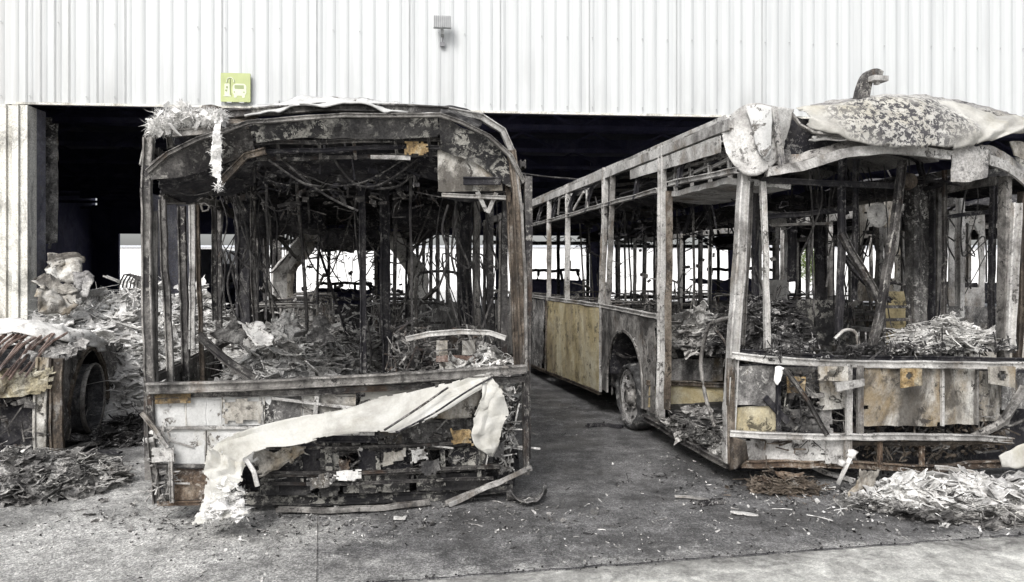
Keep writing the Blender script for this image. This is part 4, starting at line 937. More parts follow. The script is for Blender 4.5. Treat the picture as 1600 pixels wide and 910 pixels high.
for k in range(9):
    x = rnL.uniform(330, 420); pts = [(x, 300), (x + rnL.uniform(-22, 22), 350), (x + rnL.uniform(-30, 30), 420), (x + rnL.uniform(-30, 30), 395), (x + rnL.uniform(-15, 25), rnL.uniform(460, 500))]
    ftube(lb, LB, 'cable', pts, rnL.choice((.005, .008)), 'wire', rnL.uniform(.6, 2.4))
m = MB(); p = L(670, 430, 2.0)
m.tube([p + Vector((-.12, 0, -.6)), p + Vector((-.12, 0, -.05)), p + Vector((0, 0, .03)), p + Vector((.22, 0, .03)), p + Vector((.3, 0, -.05)), p + Vector((.3, 0, -.6))], .016, 6); m.build('seat_hoop', 'char_steel', lb)
# diagonal beam across the entrance
fbar(lb, LB, 'fallen_beam', [(318, 532, .5), (360, 566, .45), (405, 596, .4)], .045, .05, 'char_steel')
fbar(lb, LB, 'fallen_beam', [(310, 524, .8), (350, 560, .8), (390, 590, .8)], .06, .03, 'grey_steel')

# heaps lying inside the left bus
def heap_fn(cx_, cy_, rx, ry, h, seed, base=0):
    def f(x, y):
        d = ((x - cx_) / rx) ** 2 + ((y - cy_) / ry) ** 2
        if d > 1.2: return -1
        return base + h * max(0, 1 - d + .25 * noise.noise(Vector((x * 2.3 / rx, y * 2.3 / ry, seed)))) ** .8 * (1 + .45 * noise.noise(Vector((x * 4, y * 4, seed))) + .3 * noise.noise(Vector((x * 11, y * 11, seed)))) - (.02 if d > 1 else 0)
    return f
def strays(rn, cx_, cy_, rx, ry, n, mat, label, size=.05):
    m = MB()
    for _ in range(n):
        a = rn.random() * 6.28; r_ = rn.uniform(.75, 1.6) ** 1.2; p = Vector((cx_ + rx * r_ * math.cos(a), cy_ + ry * r_ * math.sin(a), .012))
        q = rn.random()
        if q < .5: patch(m, rn, p, size * rn.choice((.3, .5, .8)))
        elif q < .75: flake(m, rn, p, size * rn.uniform(.2, .7), .85)
        else: rod(m, rn, p, size * rn.uniform(1, 4), .003)
    return tag(m.build('scattered_scraps', mat), label, 'debris', kind='stuff')
def heap(fr, name, label, cx_, cy_, rx, ry, h, n, mat, seed, size=.06, z=0, rods=.2, lumps=.25, cat='debris', base_n=34):
    e = mound(heap_fn(cx_, cy_, rx, ry, h, seed), cx_ - rx * 1.05, cx_ + rx * 1.05, cy_ - ry * 1.05, cy_ + ry * 1.05, int(n * 2.6), random.Random(seed), size, rods, lumps, base_n, None, .01, z)
    o = e.build(name, mat)
    if fr: o.location = (fr.o.x, fr.o.y, 0); o.rotation_euler = (0, 0, fr.th)
    return tag(o, label, cat, kind='stuff')
heap(LB, 'debris_heap', 'pale burnt debris heaped behind the left half of the left bus windscreen', -.55, 1.7, .62, 1.0, .68, 900, 'debris_light', 1, .07, .4)
heap(LB, 'debris_heap', 'ash and twisted scraps heaped down the aisle of the left bus', -.1, 3.8, .95, 1.6, .35, 900, 'debris', 2, .07, .5)
heap(LB, 'debris_heap', 'grey scraps lying behind the right end of the left bus windscreen sill', 1.0, .3, .3, .3, .3, 220, 'debris_light', 3, .05, .72)
heap(LB, 'debris_heap', 'low dark scraps along the left bus windscreen sill', -.1, .35, 1.1, .25, .12, 420, 'debris_dark', 4, .05, .72)
# draped grey cloth-like piece on the heap
for k, (a, b, c, d_, mt, sd_) in enumerate((((325, 520, 1.0), (372, 505, 1.2), (380, 535, .9), (352, 545, .8), 'debris', 1), ((370, 505, 1.0), (410, 503, 1.0), (432, 540, .8), (400, 538, .8), 'ash_white', 2), ((490, 490, 1.4), (520, 492, 1.4), (520, 545, 1.2), (478, 540, 1.2), 'panel_grey', 3), ((420, 500, 1.6), (455, 480, 1.8), (470, 530, 1.5), (430, 540, 1.3), 'debris_light', 4))):
    m = MB(); m.sheet(quad_fn(L(*a), L(*b), L(*c), L(*d_), .06, 5, sd_), 14, 12, .01, ragged(sd_, .15)); o = m.build('metal_sheet', mt, None, k == 1)
    o.location = (LB.o.x, LB.o.y, 0); o.rotation_euler = (0, 0, LB.th)
    tag(o, ('flat grey scorched board resting low on the debris by the left bus door posts', 'whitish drooping sheet lying on the debris inside the left bus', 'squarish grey plate standing in the debris left of the dark centre post', 'light crumpled sheet between the white drooping sheet and the standing plate')[k], 'metal sheet')

# ================================================================== RIGHT BUS (side and front)
RB = Frame(3.002, 6.10, R(12), 2.6)
rb = RB.empty('burnt_bus')
tag(rb, 'burnt out bus on the right with a yellowed side panel and one wheel showing', 'bus', 'burnt out buses')
rnR = random.Random(23)
skeleton(rb, rnR, 11.6, 2.6, 2.9, 'grey_steel', 'soot', [], [.05, .8, 1.6, 2.6, 3.6, 4.6, 5.8, 7, 8.2, 9.6], belt=1.02, roof_from=.35, left_panels=False, left_upper=False, panel='panel_grey', roofmat='dome_skin')
HW = -1.3
def S_(px, py, x=HW): return RB.side(px, py, x)
def sbar(name, pts, w, t, mat, x=HW, jit=.005, chan=False, up=None):
    m = MB(); m.bar([S_(p[0], p[1], x) for p in pts], w, t, jit, .15, None, up or Vector((1, 0, 0)), chan); return m.build(name, mat, rb)
def squad(name, pts, mat, x=HW, amp=.01, rg=.04, holes=0, seed=1, nu=18, nv=14, th=.01, mask=None, smooth=False):
    m = MB(); m.sheet(quad_fn(*[S_(p[0], p[1], x) for p in pts], amp, 3, seed), nu, nv, th, mask or ragged(seed, rg, 5, holes)); return m.build(name, mat, rb, smooth)
# top rails
y_end = 11.5
def zrail(y, z0, dz): return z0 + dz * y
m = MB(); m.bar([Vector((HW, y, 2.86 - .0 * y)) for y in (0.0, 3, 6, 9, 11.5)], .05, .09, .005, .25); m.build('cant_rail', 'ash_steel', rb)
m = MB(); m.sheet(quad_fn((HW - .012, .15, 2.8), (HW - .012, 2.15, 2.8), (HW - .012, 2.15, 2.7), (HW - .012, .15, 2.66), .006, 3, 2), 30, 4, .01, ragged(3, .02)); m.build('rail_cover', 'ash_steel', rb)
m = MB(); m.bar([Vector((HW + .03, y, 2.93)) for y in (0.1, 3, 6, 9, 11.5)], .08, .04, .008, .2); m.build('roof_gutter', 'ash_steel', rb)
sbar('window_mid_rail', [(1028, 298), (940, 322), (856, 346), (815, 356)], .05, .06, 'ash_steel')
# posts
for (xt, yt, xb, yb, w, mt) in ((1034, 230, 1032, 652, .1, 'ash_steel'), (1045, 300, 1042, 640, .03, 'brown_steel'), (946, 262, 940, 476, .085, 'ash_steel'), (957, 268, 950, 476, .03, 'grey_steel'), (887, 288, 886, 474, .07, 'ash_steel'),
                             (858, 308, 857, 470, .07, 'ash_steel'), (822, 318, 820, 560, .06, 'ash_steel'), (800, 328, 798, 540, .06, 'grey_steel'), (782, 335, 780, 520, .06, 'grey_steel'), (768, 342, 766, 500, .06, 'char_steel'), (757, 346, 756, 495, .06, 'char_steel')):
    sbar('window_post', [(xt, yt), ((xt + xb) / 2 + 1, (yt + yb) / 2), (xb, yb)], w, .06, mt, jit=.008, up=Vector((1, 0, 0)))
sbar('window_brace', [(912, 300), (896, 328)], .03, .02, 'ash_steel'); sbar('window_brace', [(916, 298), (917, 325)], .03, .02, 'ash_steel')
sbar('window_brace', [(875, 305), (872, 335)], .03, .02, 'grey_steel')
# sub-window parts: hopper frames
sbar('waist_rail', [(1026, 494), (940, 478), (855, 466), (800, 458), (756, 452)], .05, .05, 'ash_steel')
# body side below windows
squad('side_panel', [(856, 470), (936, 480), (936, 611), (854, 579)], 'yellow_panel', HW - .012, .012, .01, 0, 3, 24, 20)
sbar('side_panel_edge', [(938, 478), (938, 612)], .03, .025, 'ash_steel', HW - .02)
sbar('side_panel_edge', [(854, 468), (852, 580)], .03, .02, 'brown_steel', HW - .02)
squad('side_panel', [(822, 466), (850, 470), (848, 578), (822, 566)], 'panel_grey', HW, .02, .08, .2, 5)
squad('side_panel', [(775, 458), (818, 464), (818, 560), (775, 545)], 'panel_grey', HW, .02, .08, .2, 6)
sbar('skirt_rail', [(938, 614), (852, 580), (780, 550)], .04, .05, 'brown_steel')
# wheel arch panel with an opening
wc = S_(983, 617, HW); WY, WZ, WR = wc.y, .36, .36
pa, pb = S_(941, 480), S_(1024, 497)
y_hi, y_lo = pa.y, pb.y
def arch_fn(u, v):
    y = y_hi + (y_lo - y_hi) * u; zt = pa.z + (pb.z - pa.z) * u; return crumple(Vector((HW - .005, y, zt + (.3 - zt) * v)), .01, 3, 4)
ayc = WY + .14
AR, AZ = .54, .52
m = MB(); m.sheet(arch_fn, 70, 56, .012, lambda u, v: ((y_hi + (y_lo - y_hi) * u - ayc) / AR) ** 2 + (max(0, pa.z + (.3 - pa.z) * v - AZ) / AR) ** 2 > 1)
m.build('wheel_arch_panel', 'grey_steel', rb)
m = MB()
ring = [Vector((HW - .01, ayc + AR * math.cos(a), AZ + AR * math.sin(a))) for a in [math.pi * k / 16 for k in range(17)]]
m.bar([Vector((HW - .01, ayc + AR, .3))] + ring + [Vector((HW - .01, ayc - AR, .3))], .03, .02, .003, .1, None, Vector((1, 0, 0))); m.build('wheel_arch_lip', 'grey_steel', rb)
m = MB(); m.lathe([(.53, .02), (.54, .7)], 20, (HW, ayc, .52), 0, 0, math.pi); m.box((HW + .68, ayc, .6), (.02, 1.04, .8)); m.build('wheel_box', 'soot', rb)
def wheel(parent, c, r, side, rim_mat, tyre=True, dish=.05):
    """side -1: the outer face looks towards local -x"""
    w = empty('wheel', c); w.parent = parent
    s = side
    m = MB()
    m.lathe([(r * .8, 0), (r * .86, .0), (r * .87, -s * .02), (r * .8, -s * .03), (r * .78, -s * .24), (r * .86, -s * .27)], 40, (0, 0, 0)); m.build('rim', rim_mat, w, False)
    m = MB()
    def disc(u, v):
        a = u * 2 * math.pi; rr = r * (.82 - .56 * v); h = -s * (.02 + dish * math.sin(v * math.pi * .5) - .0)
        return Vector((h, rr * math.cos(a), rr * math.sin(a)))
    m.sheet(disc, 60, 14, .012, lambda u, v: not (.16 < v < .42 and ((u * 10) % 1 - .5) ** 2 / .085 + ((v - .29) / .13) ** 2 < 1)); m.build('wheel_disc', rim_mat, w)
    m = MB(); m.lathe([(.001, s * .04), (r * .2, s * .035), (r * .23, -s * .0), (r * .27, -s * .03), (r * .28, -s * .1)], 24, (0, 0, 0))
    for k in range(10): m.box((-s * .05 + s * .01, r * .34 * math.cos(k * .628), r * .34 * math.sin(k * .628)), (.04, .025, .025))
    m.build('hub', 'grey_steel', w)
    if tyre:
        m = MB(); m.lathe([(r * .85, s * .0), (r * .9, s * .035), (r * 1.02, s * .0), (r * 1.04, -s * .12), (r * 1.0, -s * .26), (r * .86, -s * .27)], 44, (0, 0, 0))
        m.v = [tuple(crumple(Vector(v), .02, 6, 3)) for v in m.v]; m.build('tyre', 'tyre', w, True)
    return w
wheel(rb, (HW + .0, WY, WZ), .345, -1, 'rim')
for yy in (8.4,):
    wheel(rb, (HW + .05, yy, WZ), .345, -1, 'rim')
for k in range(2):
    m = MB(); m.tube([(HW + .3, WY + .5 + k * 5.8, .4), (1.0, WY + .5 + k * 5.8, .4)], .07, 8); m.build('axle', 'soot', rb)
fquad(rb, RB, 'wheel_box_front', 1012, 512, 1128, 560, 'soot_flecked', WY - .56, .02, .05, 0, 61)
fquad(rb, RB, 'wheel_box_front', 1012, 562, 1130, 596, 'panel_grey', WY - .56, .02, .05, 0, 62)
fquad(rb, RB, 'wheel_box_front', 1012, 603, 1130, 640, 'yellow_panel', WY - .6, .02, .05, 0, 63)
fbar(rb, RB, 'wheel_box_ledge', [(1010, 598, WY - .6), (1132, 602, WY - .6)], .05, .06, 'brown_steel')
# doorway between front corner and first post
sbar('door_sill', [(1008, 652), (1070, 690), (1138, 727)], .06, .06, 'char_steel', HW)
sbar('door_sill', [(1012, 646), (1070, 680), (1138, 712)], .12, .02, 'ash_steel', HW + .06)
squad('step_riser', [(1046, 560), (1134, 575), (1134, 640), (1046, 612)], 'yellow_panel', HW + .9, .01, .05, 0, 8)
squad('step_riser', [(1046, 500), (1134, 510), (1134, 572), (1046, 556)], 'panel_grey', HW + 1.0, .02, .08, 0, 9)
sbar('step_edge', [(1040, 598), (1136, 612)], .04, .04, 'brown_steel', HW + .86)
m = MB(); m.tube([S_(1140, 497), S_(1112, 506), S_(1100, 535), S_(1096, 575), S_(1104, 625), S_(1117, 668)], .017, 8, .004, .06); m.build('door_handrail', 'grey_steel', rb)
m = MB(); m.tube([S_(1108, 505, HW + .1), S_(1135, 540, HW + .1), S_(1140, 600, HW + .1)], .01, 6, .004, .06); m.build('door_handrail', 'char_steel', rb)
# door head: shelf with ladder-like mechanism
m = MB(); m.sheet(quad_fn((HW + .02, 1.5, 2.43), (HW + .02, .12, 2.43), (HW + .6, .12, 2.4), (HW + .6, 1.5, 2.4), .01, 3, 3), 14, 8, .05, ragged(4, .03)); m.build('door_head_shelf', 'ash_steel', rb)
for yy in (.2, .55, .9, 1.25):
    m = MB(); m.bar([(HW + .1, yy, 2.46), (HW + .1, yy + .02, 2.64)], .03, .03, .003); m.bar([(HW + .1, yy, 2.62), (HW + .1, yy + .3, 2.6)], .025, .035, .003, .1, None, Vector((1, 0, 0))); m.build('door_mechanism', 'ash_steel', rb)
sbar('door_head_rail', [(1046, 288), (1150, 266)], .05, .05, 'ash_steel', HW)
sbar('door_mechanism', [(1052, 268), (1150, 238)], .02, .03, 'ash_steel', HW + .12); sbar('door_mechanism', [(1060, 276), (1150, 252)], .02, .02, 'rust', HW + .2)
for px, py in ((1055, 262), (1078, 254), (1102, 246), (1125, 240)): sbar('door_mechanism', [(px, py - 3), (px, py + 22)], .02, .02, 'ash_steel', HW + .12)
m = clutter(MB(), random.Random(44), HW + .05, HW + .5, .2, 1.3, 2.62, 2.8, 40, .06); tag(m.build('door_mechanism', 'grey_steel', rb), kind='stuff')
m = MB(); c = S_(1092, 306, -.6); m.lathe([(.001, .05), (.14, .05), (.17, 0), (.15, -.06), (.001, -.06)], 20, c, 2); m.build('ceiling_lamp', 'grey_steel', rb)
for dx in (-.15, .15):
    m = MB(); m.bar([c + Vector((dx * .3, 0, -.05)), c + Vector((dx * 1.6, dx, -.42))], .03, .03, .003); m.build('stanchion', 'soot', rb)

# front corner and A-pillar
G = RB.front
fbar(rb, RB, 'windscreen_post', [(1163, 270, .02), (1156, 400, 0), (1147, 520, 0), (1140, 640, 0), (1138, 722, 0)], .085, .08, 'ash_steel', 0, .003)
fbar(rb, RB, 'windscreen_post', [(1172, 285, .1), (1166, 400, .1), (1158, 540, .1)], .05, .05, 'grey_steel')
fbar(rb, RB, 'windscreen_post', [(1192, 285, .02), (1197, 400, -.02), (1199, 548, -.03)], .045, .04, 'ash_steel')
fbar(rb, RB, 'windscreen_post', [(1586, 318, .0), (1582, 430, 0), (1578, 548, 0)], .09, .07, 'ash_steel')
fbar(rb, RB, 'windscreen_post', [(1597, 300, .1), (1594, 430, .1), (1590, 560, .1)], .05, .07, 'brown_steel')
# head cap at the top-left corner: pale crumpled sheet folded round
m = MB(); m.sheet(ribbon_fn([S_(1125, 195, HW - .02), G(1152, 172, -.02), G(1180, 162, -.1), G(1210, 166, -.12), G(1240, 172, -.05)], [S_(1135, 240, HW - .02), G(1154, 268, -.03), G(1180, 276, -.1), G(1204, 262, -.1), G(1222, 240, -.05)], .009, 4, 6), 40, 24, .012, ragged(6, .03)); m.build('corner_cap', 'ash_steel', rb, True)
m = MB(); m.sheet(ribbon_fn([G(1165, 168, -.12), G(1185, 163, -.16), G(1205, 168, -.14)], [G(1182, 228, -.12), G(1193, 248, -.15), G(1204, 236, -.14)], .008, 4, 8, Vector((0, -.01, 0))), 14, 16, .012, ragged(2, .05)); m.build('melted_corner_skin', 'pale_scorch', rb, True)
fbar(rb, RB, 'corner_fold', [(1210, 168, -.14), (1214, 200, -.14), (1222, 262, -.1)], .05, .03, 'dome_skin')
# windscreen header rails
header(rb, 'header_panel', [(1200, 262, -.1), (1260, 250, -.14), (1320, 233, -.2), (1400, 226, -.22), (1490, 236, -.2)], [(1198, 276, -.1), (1260, 266, -.14), (1320, 248, -.2), (1400, 242, -.22), (1490, 250, -.2)], 'ash_steel', 7, 40, 4, .03, .01, fr=RB)
header(rb, 'header_panel', [(1215, 246, -.02), (1260, 238, -.08), (1330, 220, -.14), (1400, 214, -.16), (1490, 222, -.14)], [(1215, 260, -.08), (1260, 250, -.12), (1330, 233, -.18), (1400, 226, -.2), (1490, 235, -.18)], 'grey_steel', 8, 40, 5, .02, .02, fr=RB)
header(rb, 'header_panel', [(1545, 242, -.12), (1575, 254, -.08), (1610, 284, 0)], [(1545, 258, -.12), (1575, 270, -.08), (1610, 300, 0)], 'ash_steel', 9, 20, 4, .02, .01, fr=RB)
header(rb, 'header_panel', [(1530, 225, -.1), (1570, 240, -.05), (1612, 270, 0)], [(1530, 240, -.1), (1570, 252, -.05), (1612, 284, 0)], 'ash_steel', 10, 20, 4, .02, .02, fr=RB)
header(rb, 'torn_header_skin', [(1490, 222, -.2), (1515, 226, -.22), (1543, 230, -.2)], [(1484, 284, -.2), (1515, 287, -.24), (1543, 278, -.2)], 'dome_skin', 11, 24, 20, .012, .02, fr=RB)
def add_soot(o, fn):
    at_ = o.data.attributes.new('soot', 'FLOAT', 'POINT'); at_.data.foreach_set('value', [fn(v.co) for v in o.data.vertices])
dome_c = G(1410, 190, -.2)
def dome_soot(c):
    d = ((c.x - dome_c.x) / .62) ** 2 + ((c.z - dome_c.z) / .3) ** 2
    return max(0, min(1, 1.5 - d * 1.3 + .7 * noise.noise(c * 5)))
def dome_fn(top, bot):
    top = [Vector(p) for p in top]; bot = [Vector(p) for p in bot]
    def f(u, v):
        p = catmull(top, u) * (1 - v) + catmull(bot, u) * v
        p += Vector((0, -.05, .012)) * math.sin(math.pi * v) ** .7
        cr = max(0, (u - .62) / .38)                                   # crumpled towards its right end
        w = abs(((u * 9 + v * 1.2 + .3 * noise.noise(Vector((u * 5, v * 3, 1)))) % 1) - .5) * 2
        p += Vector((0, -.05, .03)) * w * cr
        w2 = abs(((u * 3.2 - v * 1.6 + .4 * noise.noise(Vector((u * 3, v * 2, 6)))) % 1) - .5) * 2
        p += Vector((0, -.03, .015)) * w2 * (1 - cr) + noise.noise_vector(Vector((u * 26, v * 5, 3))) * .006
        if v > .8: p += Vector((0, .06, -.02)) * ((v - .8) / .2) * (.5 + .5 * noise.noise(Vector((u * 14, 0, 2))))
        return p
    return f
m = MB(); m.sheet(dome_fn([G(1240, 172, .05), G(1300, 164, -.02), G(1370, 156, -.06), G(1440, 154, -.08), G(1510, 168, -.06), G(1560, 184, -.0), G(1625, 190, .05)],
                            [G(1262, 196, -.15), G(1300, 210, -.26), G(1370, 226, -.32), G(1440, 231, -.34), G(1510, 228, -.3), G(1560, 216, -.26), G(1625, 202, -.2)]), 130, 30, .006, ragged(7, .06, 9)); add_soot(m.build('roof_dome', 'dome_main', rb, True), dome_soot)
m = MB(); m.sheet(ribbon_fn([G(1300, 160, .9), G(1370, 153, .8), G(1440, 151, .8), G(1510, 162, .9), G(1600, 186, 1.0)], [G(1250, 172, -.0), G(1370, 158, -.06), G(1440, 156, -.08), G(1510, 169, -.05), G(1610, 192, 0)], .03, 3, 15), 50, 16, .015); m.build('roof_dome', 'dome_skin', rb, True)
fbar(rb, RB, 'roof_edge', [(1232, 172, -.02), (1250, 196, -.12), (1270, 208, -.2), (1330, 214, -.2)], .02, .03, 'grey_steel')
header(rb, 'destination_box', [(1228, 178, .1), (1290, 200, .05), (1400, 230, .05), (1560, 232, .05)], [(1215, 245, .05), (1290, 245, .0), (1400, 240, .0), (1560, 250, .05)], 'soot', 22, 30, 10, .02, .02, fr=RB)
header(rb, 'torn_header_skin', [(1270, 214, -.12), (1300, 212, -.16), (1340, 212, -.18)], [(1262, 222, -.14), (1300, 222, -.2), (1345, 220, -.22)], 'ash_white', 31, 20, 5, .012, .02, fr=RB, rg=.15)
header(rb, 'torn_header_skin', [(1576, 222, -.1), (1590, 220, -.1), (1606, 226, -.1)], [(1584, 244, -.1), (1594, 248, -.1), (1608, 250, -.1)], 'panel_ash', 32, 10, 8, .012, .01, fr=RB)
# roof horn-shaped arm
ra = [G(1345, 158, .5), G(1349, 138, .5), G(1355, 122, .5), G(1366, 116, .5), G(1376, 119, .5)]
m = MB(); pts_ = resample(ra, .03, True); m.sweep(pts_, [(-.06, -.04), (.06, -.04), (.06, .04), (-.06, .04)], Vector((0, 1, 0)), scalef=lambda u: 1 - .35 * u); ho = m.build('roof_arm', 'char_steel', rb)
m = MB(); m.box(G(1371, 124, .44), (.15, .1, .045)); m.box(G(1370, 129, .44), (.04, .04, .04)); m.build('arm_cap', 'ash_steel', rb)
# windscreen sill and lower front
fbar(rb, RB, 'windscreen_sill', [(1142, 556, -.02), (1200, 562, -.12), (1300, 568, -.2), (1440, 570, -.24), (1610, 572, -.2)], .06, .05, 'ash_steel', 0, .004)
fbar(rb, RB, 'windscreen_sill_channel', [(1145, 549, .05), (1300, 560, -.1), (1450, 562, -.14), (1610, 564, -.1)], .05, .03, 'soot', 0, .006)
m = clutter(MB(), random.Random(55), -1.1, 1.2, -.2, .1, 1.03, 1.1, 150, .05); tag(m.build('dashboard_remains', 'debris_dark', rb), kind='stuff')
fr_d = lambda px: -.04 - .2 * math.sin(math.pi * min(1, max(0, (px - 1145) / 470)))
def rquad(name, x0, y0, x1, y1, mt, seed, dd=0, amp=.012, rg=.05, holes=0, skew=0):
    m = MB(); m.sheet(quad_fn(G(x0, y0, fr_d(x0) + dd), G(x1, y0 + skew, fr_d(x1) + dd), G(x1, y1 + skew, fr_d(x1) + dd), G(x0, y1, fr_d(x0) + dd), amp, 3, seed), 18, 14, .01, ragged(seed, rg, 5, holes)); return m.build(name, mt, rb)
for k, (x0, y0, x1, y1, mt, dd, h) in enumerate(((1150, 572, 1212, 634, 'panel_grey', .02, 0), (1150, 636, 1215, 680, 'yellow_panel', .05, .2), (1350, 574, 1470, 666, 'panel_ash', .02, 0), (1474, 576, 1524, 664, 'panel_ash', .04, 0),
                                                 (1528, 580, 1562, 660, 'panel_ash', .06, .1), (1150, 686, 1290, 722, 'ash_steel', .06, .1), (1290, 690, 1330, 725, 'ash_steel', .04, 0), (1218, 640, 1300, 682, 'panel_grey', .15, .2), (1564, 585, 1610, 640, 'panel_grey', .05, .1),
                                                 (1230, 590, 1256, 616, 'orange_scorch', .06, 0), (1280, 575, 1322, 640, 'panel_ash', .12, .2), (1225, 575, 1275, 620, 'panel_grey', .16, .2))):
    rquad('front_panel', x0, y0, x1, y1, mt, k + 3, dd, .014, .05, h)
for x, y0, y1, w, mt in ((1326, 570, 682, .05, 'ash_steel'), (1344, 572, 684, .05, 'grey_steel'), (1472, 576, 666, .02, 'ash_steel'), (1217, 570, 684, .03, 'soot'), (1142, 560, 725, .06, 'brown_steel'), (1526, 578, 664, .02, 'grey_steel'), (1325, 684, 722, .06, 'ash_steel'), (1440, 690, 728, .04, 'rust'), (1375, 690, 730, .03, 'rust')):
    fbar(rb, RB, 'front_upright', [(x, y0, fr_d(x)), (x, y1, fr_d(x))], w, .03, mt, 0, .004)
fbar(rb, RB, 'front_strut', [(1226, 576, -.2), (1262, 626, -.24), (1292, 680, -.24)], .035, .03, 'char_steel')
fbar(rb, RB, 'front_strut', [(1195, 622, -.1), (1230, 660, -.1)], .05, .02, 'soot')
m = MB(); m.sheet(quad_fn(G(1306, 598, -.3), G(1350, 592, -.32), G(1350, 603, -.32), G(1308, 612, -.3), .004, 3, 3), 10, 5, .02); m.build('hinge_plate', 'ash_steel', rb)
m = MB(); m.sheet(quad_fn(G(1408, 576, -.3), G(1440, 576, -.3), G(1440, 602, -.3), G(1408, 606, -.3), .006, 3, 3), 14, 10, .02, lambda u, v: (u - .4) ** 2 + (v - .4) ** 2 > .04); m.build('hinge_plate', 'orange_scorch', rb)
m = MB(); m.sheet(quad_fn(G(1278, 573, -.25), G(1324, 573, -.26), G(1324, 596, -.26), G(1278, 594, -.25), .006, 3, 3), 14, 8, .02, lambda u, v: (u - .5) ** 2 + (v - .5) ** 2 > .06); m.build('hinge_plate', 'panel_ash', rb)
m = MB(); m.sheet(quad_fn(G(1545, 573, -.25), G(1585, 573, -.24), G(1585, 606, -.24), G(1545, 600, -.25), .006, 3, 3), 14, 8, .02, lambda u, v: (u - .5) ** 2 + (v - .5) ** 2 > .05); m.build('hinge_plate', 'panel_ash', rb)
m = MB(); m.sheet(ribbon_fn([G(1211, 573, -.16), G(1218, 572, -.16), G(1226, 575, -.16)], [G(1209, 596, -.18), G(1214, 603, -.18), G(1219, 596, -.18)], .008, 6, 3), 8, 8, .01); m.build('melted_drip', 'fibre', rb, True)
fbar(rb, RB, 'bumper_rail', [(1140, 678, -.06), (1250, 682, -.2), (1400, 682, -.28), (1500, 684, -.28), (1582, 688, -.24)], .05, .045, 'ash_steel', 0, .008)
fbar(rb, RB, 'bumper_rail', [(1330, 694, -.2), (1450, 694, -.24), (1580, 692, -.24)], .03, .03, 'brown_steel', 0, .008)
fbar(rb, RB, 'bumper_rail', [(1160, 724, -.05), (1330, 728, -.14), (1450, 732, -.16), (1600, 724, -.14)], .06, .05, 'rust', 0, .012)
header(rb, 'bulkhead', [(1150, 570, .25), (1400, 570, .2), (1640, 570, .2)], [(1150, 735, .25), (1400, 738, .2), (1640, 738, .2)], 'soot', 41, 40, 16, .02, .04, None, .1, .02, RB)
m = clutter(MB(), random.Random(61), -1.0, 1.2, -.12, .15, .17, .95, 170, .075); tag(m.build('front_machinery', 'grey_steel', rb), kind='stuff')
m = clutter(MB(), random.Random(62), -1.1, 1.2, -.15, .1, .15, .4, 110, .06); tag(m.build('front_machinery', 'brown_steel', rb), kind='stuff')
m = clutter(MB(), random.Random(63), -.9, -.5, -.12, .1, .3, .9, 60, .07); tag(m.build('front_machinery', 'soot_flecked', rb), kind='stuff')
ftube(rb, RB, 'hose', [(1600, 606, -.3), (1580, 640, -.34), (1562, 662, -.32), (1520, 684, -.2)], .035, 'grey_steel')
ftube(rb, RB, 'hose', [(1615, 650, -.3), (1570, 668, -.3), (1530, 674, -.25)], .012, 'char_steel')
c0 = G(1142, 728, 0)
m = MB(); m.sheet(ribbon_fn([G(1136, 680, -.02), G(1150, 684, -.1), G(1165, 690, -.1)], [G(1140, 735, -.02), G(1150, 732, -.1), G(1168, 718, -.06)], .015, 4, 4), 10, 10, .02); m.build('bumper_corner', 'brown_steel', rb, True)
m = MB(); m.sheet(ribbon_fn([G(1560, 712, -.35), G(1585, 700, -.4), G(1620, 688, -.4)], [G(1565, 730, -.35), G(1590, 732, -.42), G(1620, 728, -.42)], .02, 4, 4), 14, 10, .015, ragged(3, .06)); m.build('torn_bumper_skin', 'melted_white', rb, True)
# inside the right bus, seen through the windscreen
for pts, w, t, mt, nm in (
        ([(1316, 246, .3), (1315, 380, .3), (1312, 520, .3)], .055, .05, 'soot', 'service_post'),
        ([(1338, 250, .5), (1336, 380, .5), (1334, 470, .5)], .04, .04, 'soot', 'service_post'),
        ([(1316, 365, .25), (1345, 420, .22), (1378, 475, .2)], .06, .05, 'char_steel', 'fallen_beam'),
        ([(1318, 400, .4), (1350, 440, .4), (1390, 470, .4)], .04, .04, 'soot', 'fallen_beam'),
        ([(1410, 250, .1), (1396, 360, .1), (1372, 500, .1), (1362, 540, .1)], .06, .06, 'char_steel', 'service_post'),
        ([(1434, 285, .9), (1436, 400, .9), (1436, 550, .9)], .22, .16, 'panel_grey', 'cab_column'),
        ([(1460, 285, .8), (1460, 420, .8), (1458, 545, .8)], .08, .08, 'soot', 'service_post'),
        ([(1475, 265, .5), (1476, 400, .5), (1475, 520, .5)], .035, .035, 'char_steel', 'service_post'),
        ([(1552, 290, .5), (1550, 420, .5), (1548, 520, .5)], .05, .05, 'soot', 'service_post'),
        ([(1180, 300, .5), (1180, 420, .5), (1178, 540, .5)], .05, .05, 'soot', 'service_post'),
        ([(1236, 330, 1.6), (1238, 440, 1.6)], .08, .06, 'soot', 'service_post'),
        ([(1280, 300, 2.0), (1282, 470, 2.0)], .12, .08, 'soot', 'service_post'),
        ([(1190, 282, .1), (1250, 285, .1), (1330, 288, .3), (1400, 290, .5)], .05, .03, 'soot', 'cab_cross_rail'),
        ([(1180, 340, .9), (1260, 335, .9), (1340, 325, .9)], .05, .03, 'soot', 'cab_cross_rail'),
        ([(1480, 340, .6), (1560, 330, .6)], .04, .03, 'soot', 'cab_cross_rail'),
        ([(1205, 352, .7), (1300, 350, .7)], .025, .03, 'grey_steel', 'cab_cross_rail')):
    fbar(rb, RB, nm, pts, w, t, mt, 0, .008)
m = MB(); c = G(1372, 336, .8); m.lathe([(.02, .0), (.05, .0), (.1, .02), (.12, .0)], 20, c, 1); m.lathe([(.001, -.01), (.03, -.02)], 12, c, 1); m.build('fan', 'ash_steel', rb)
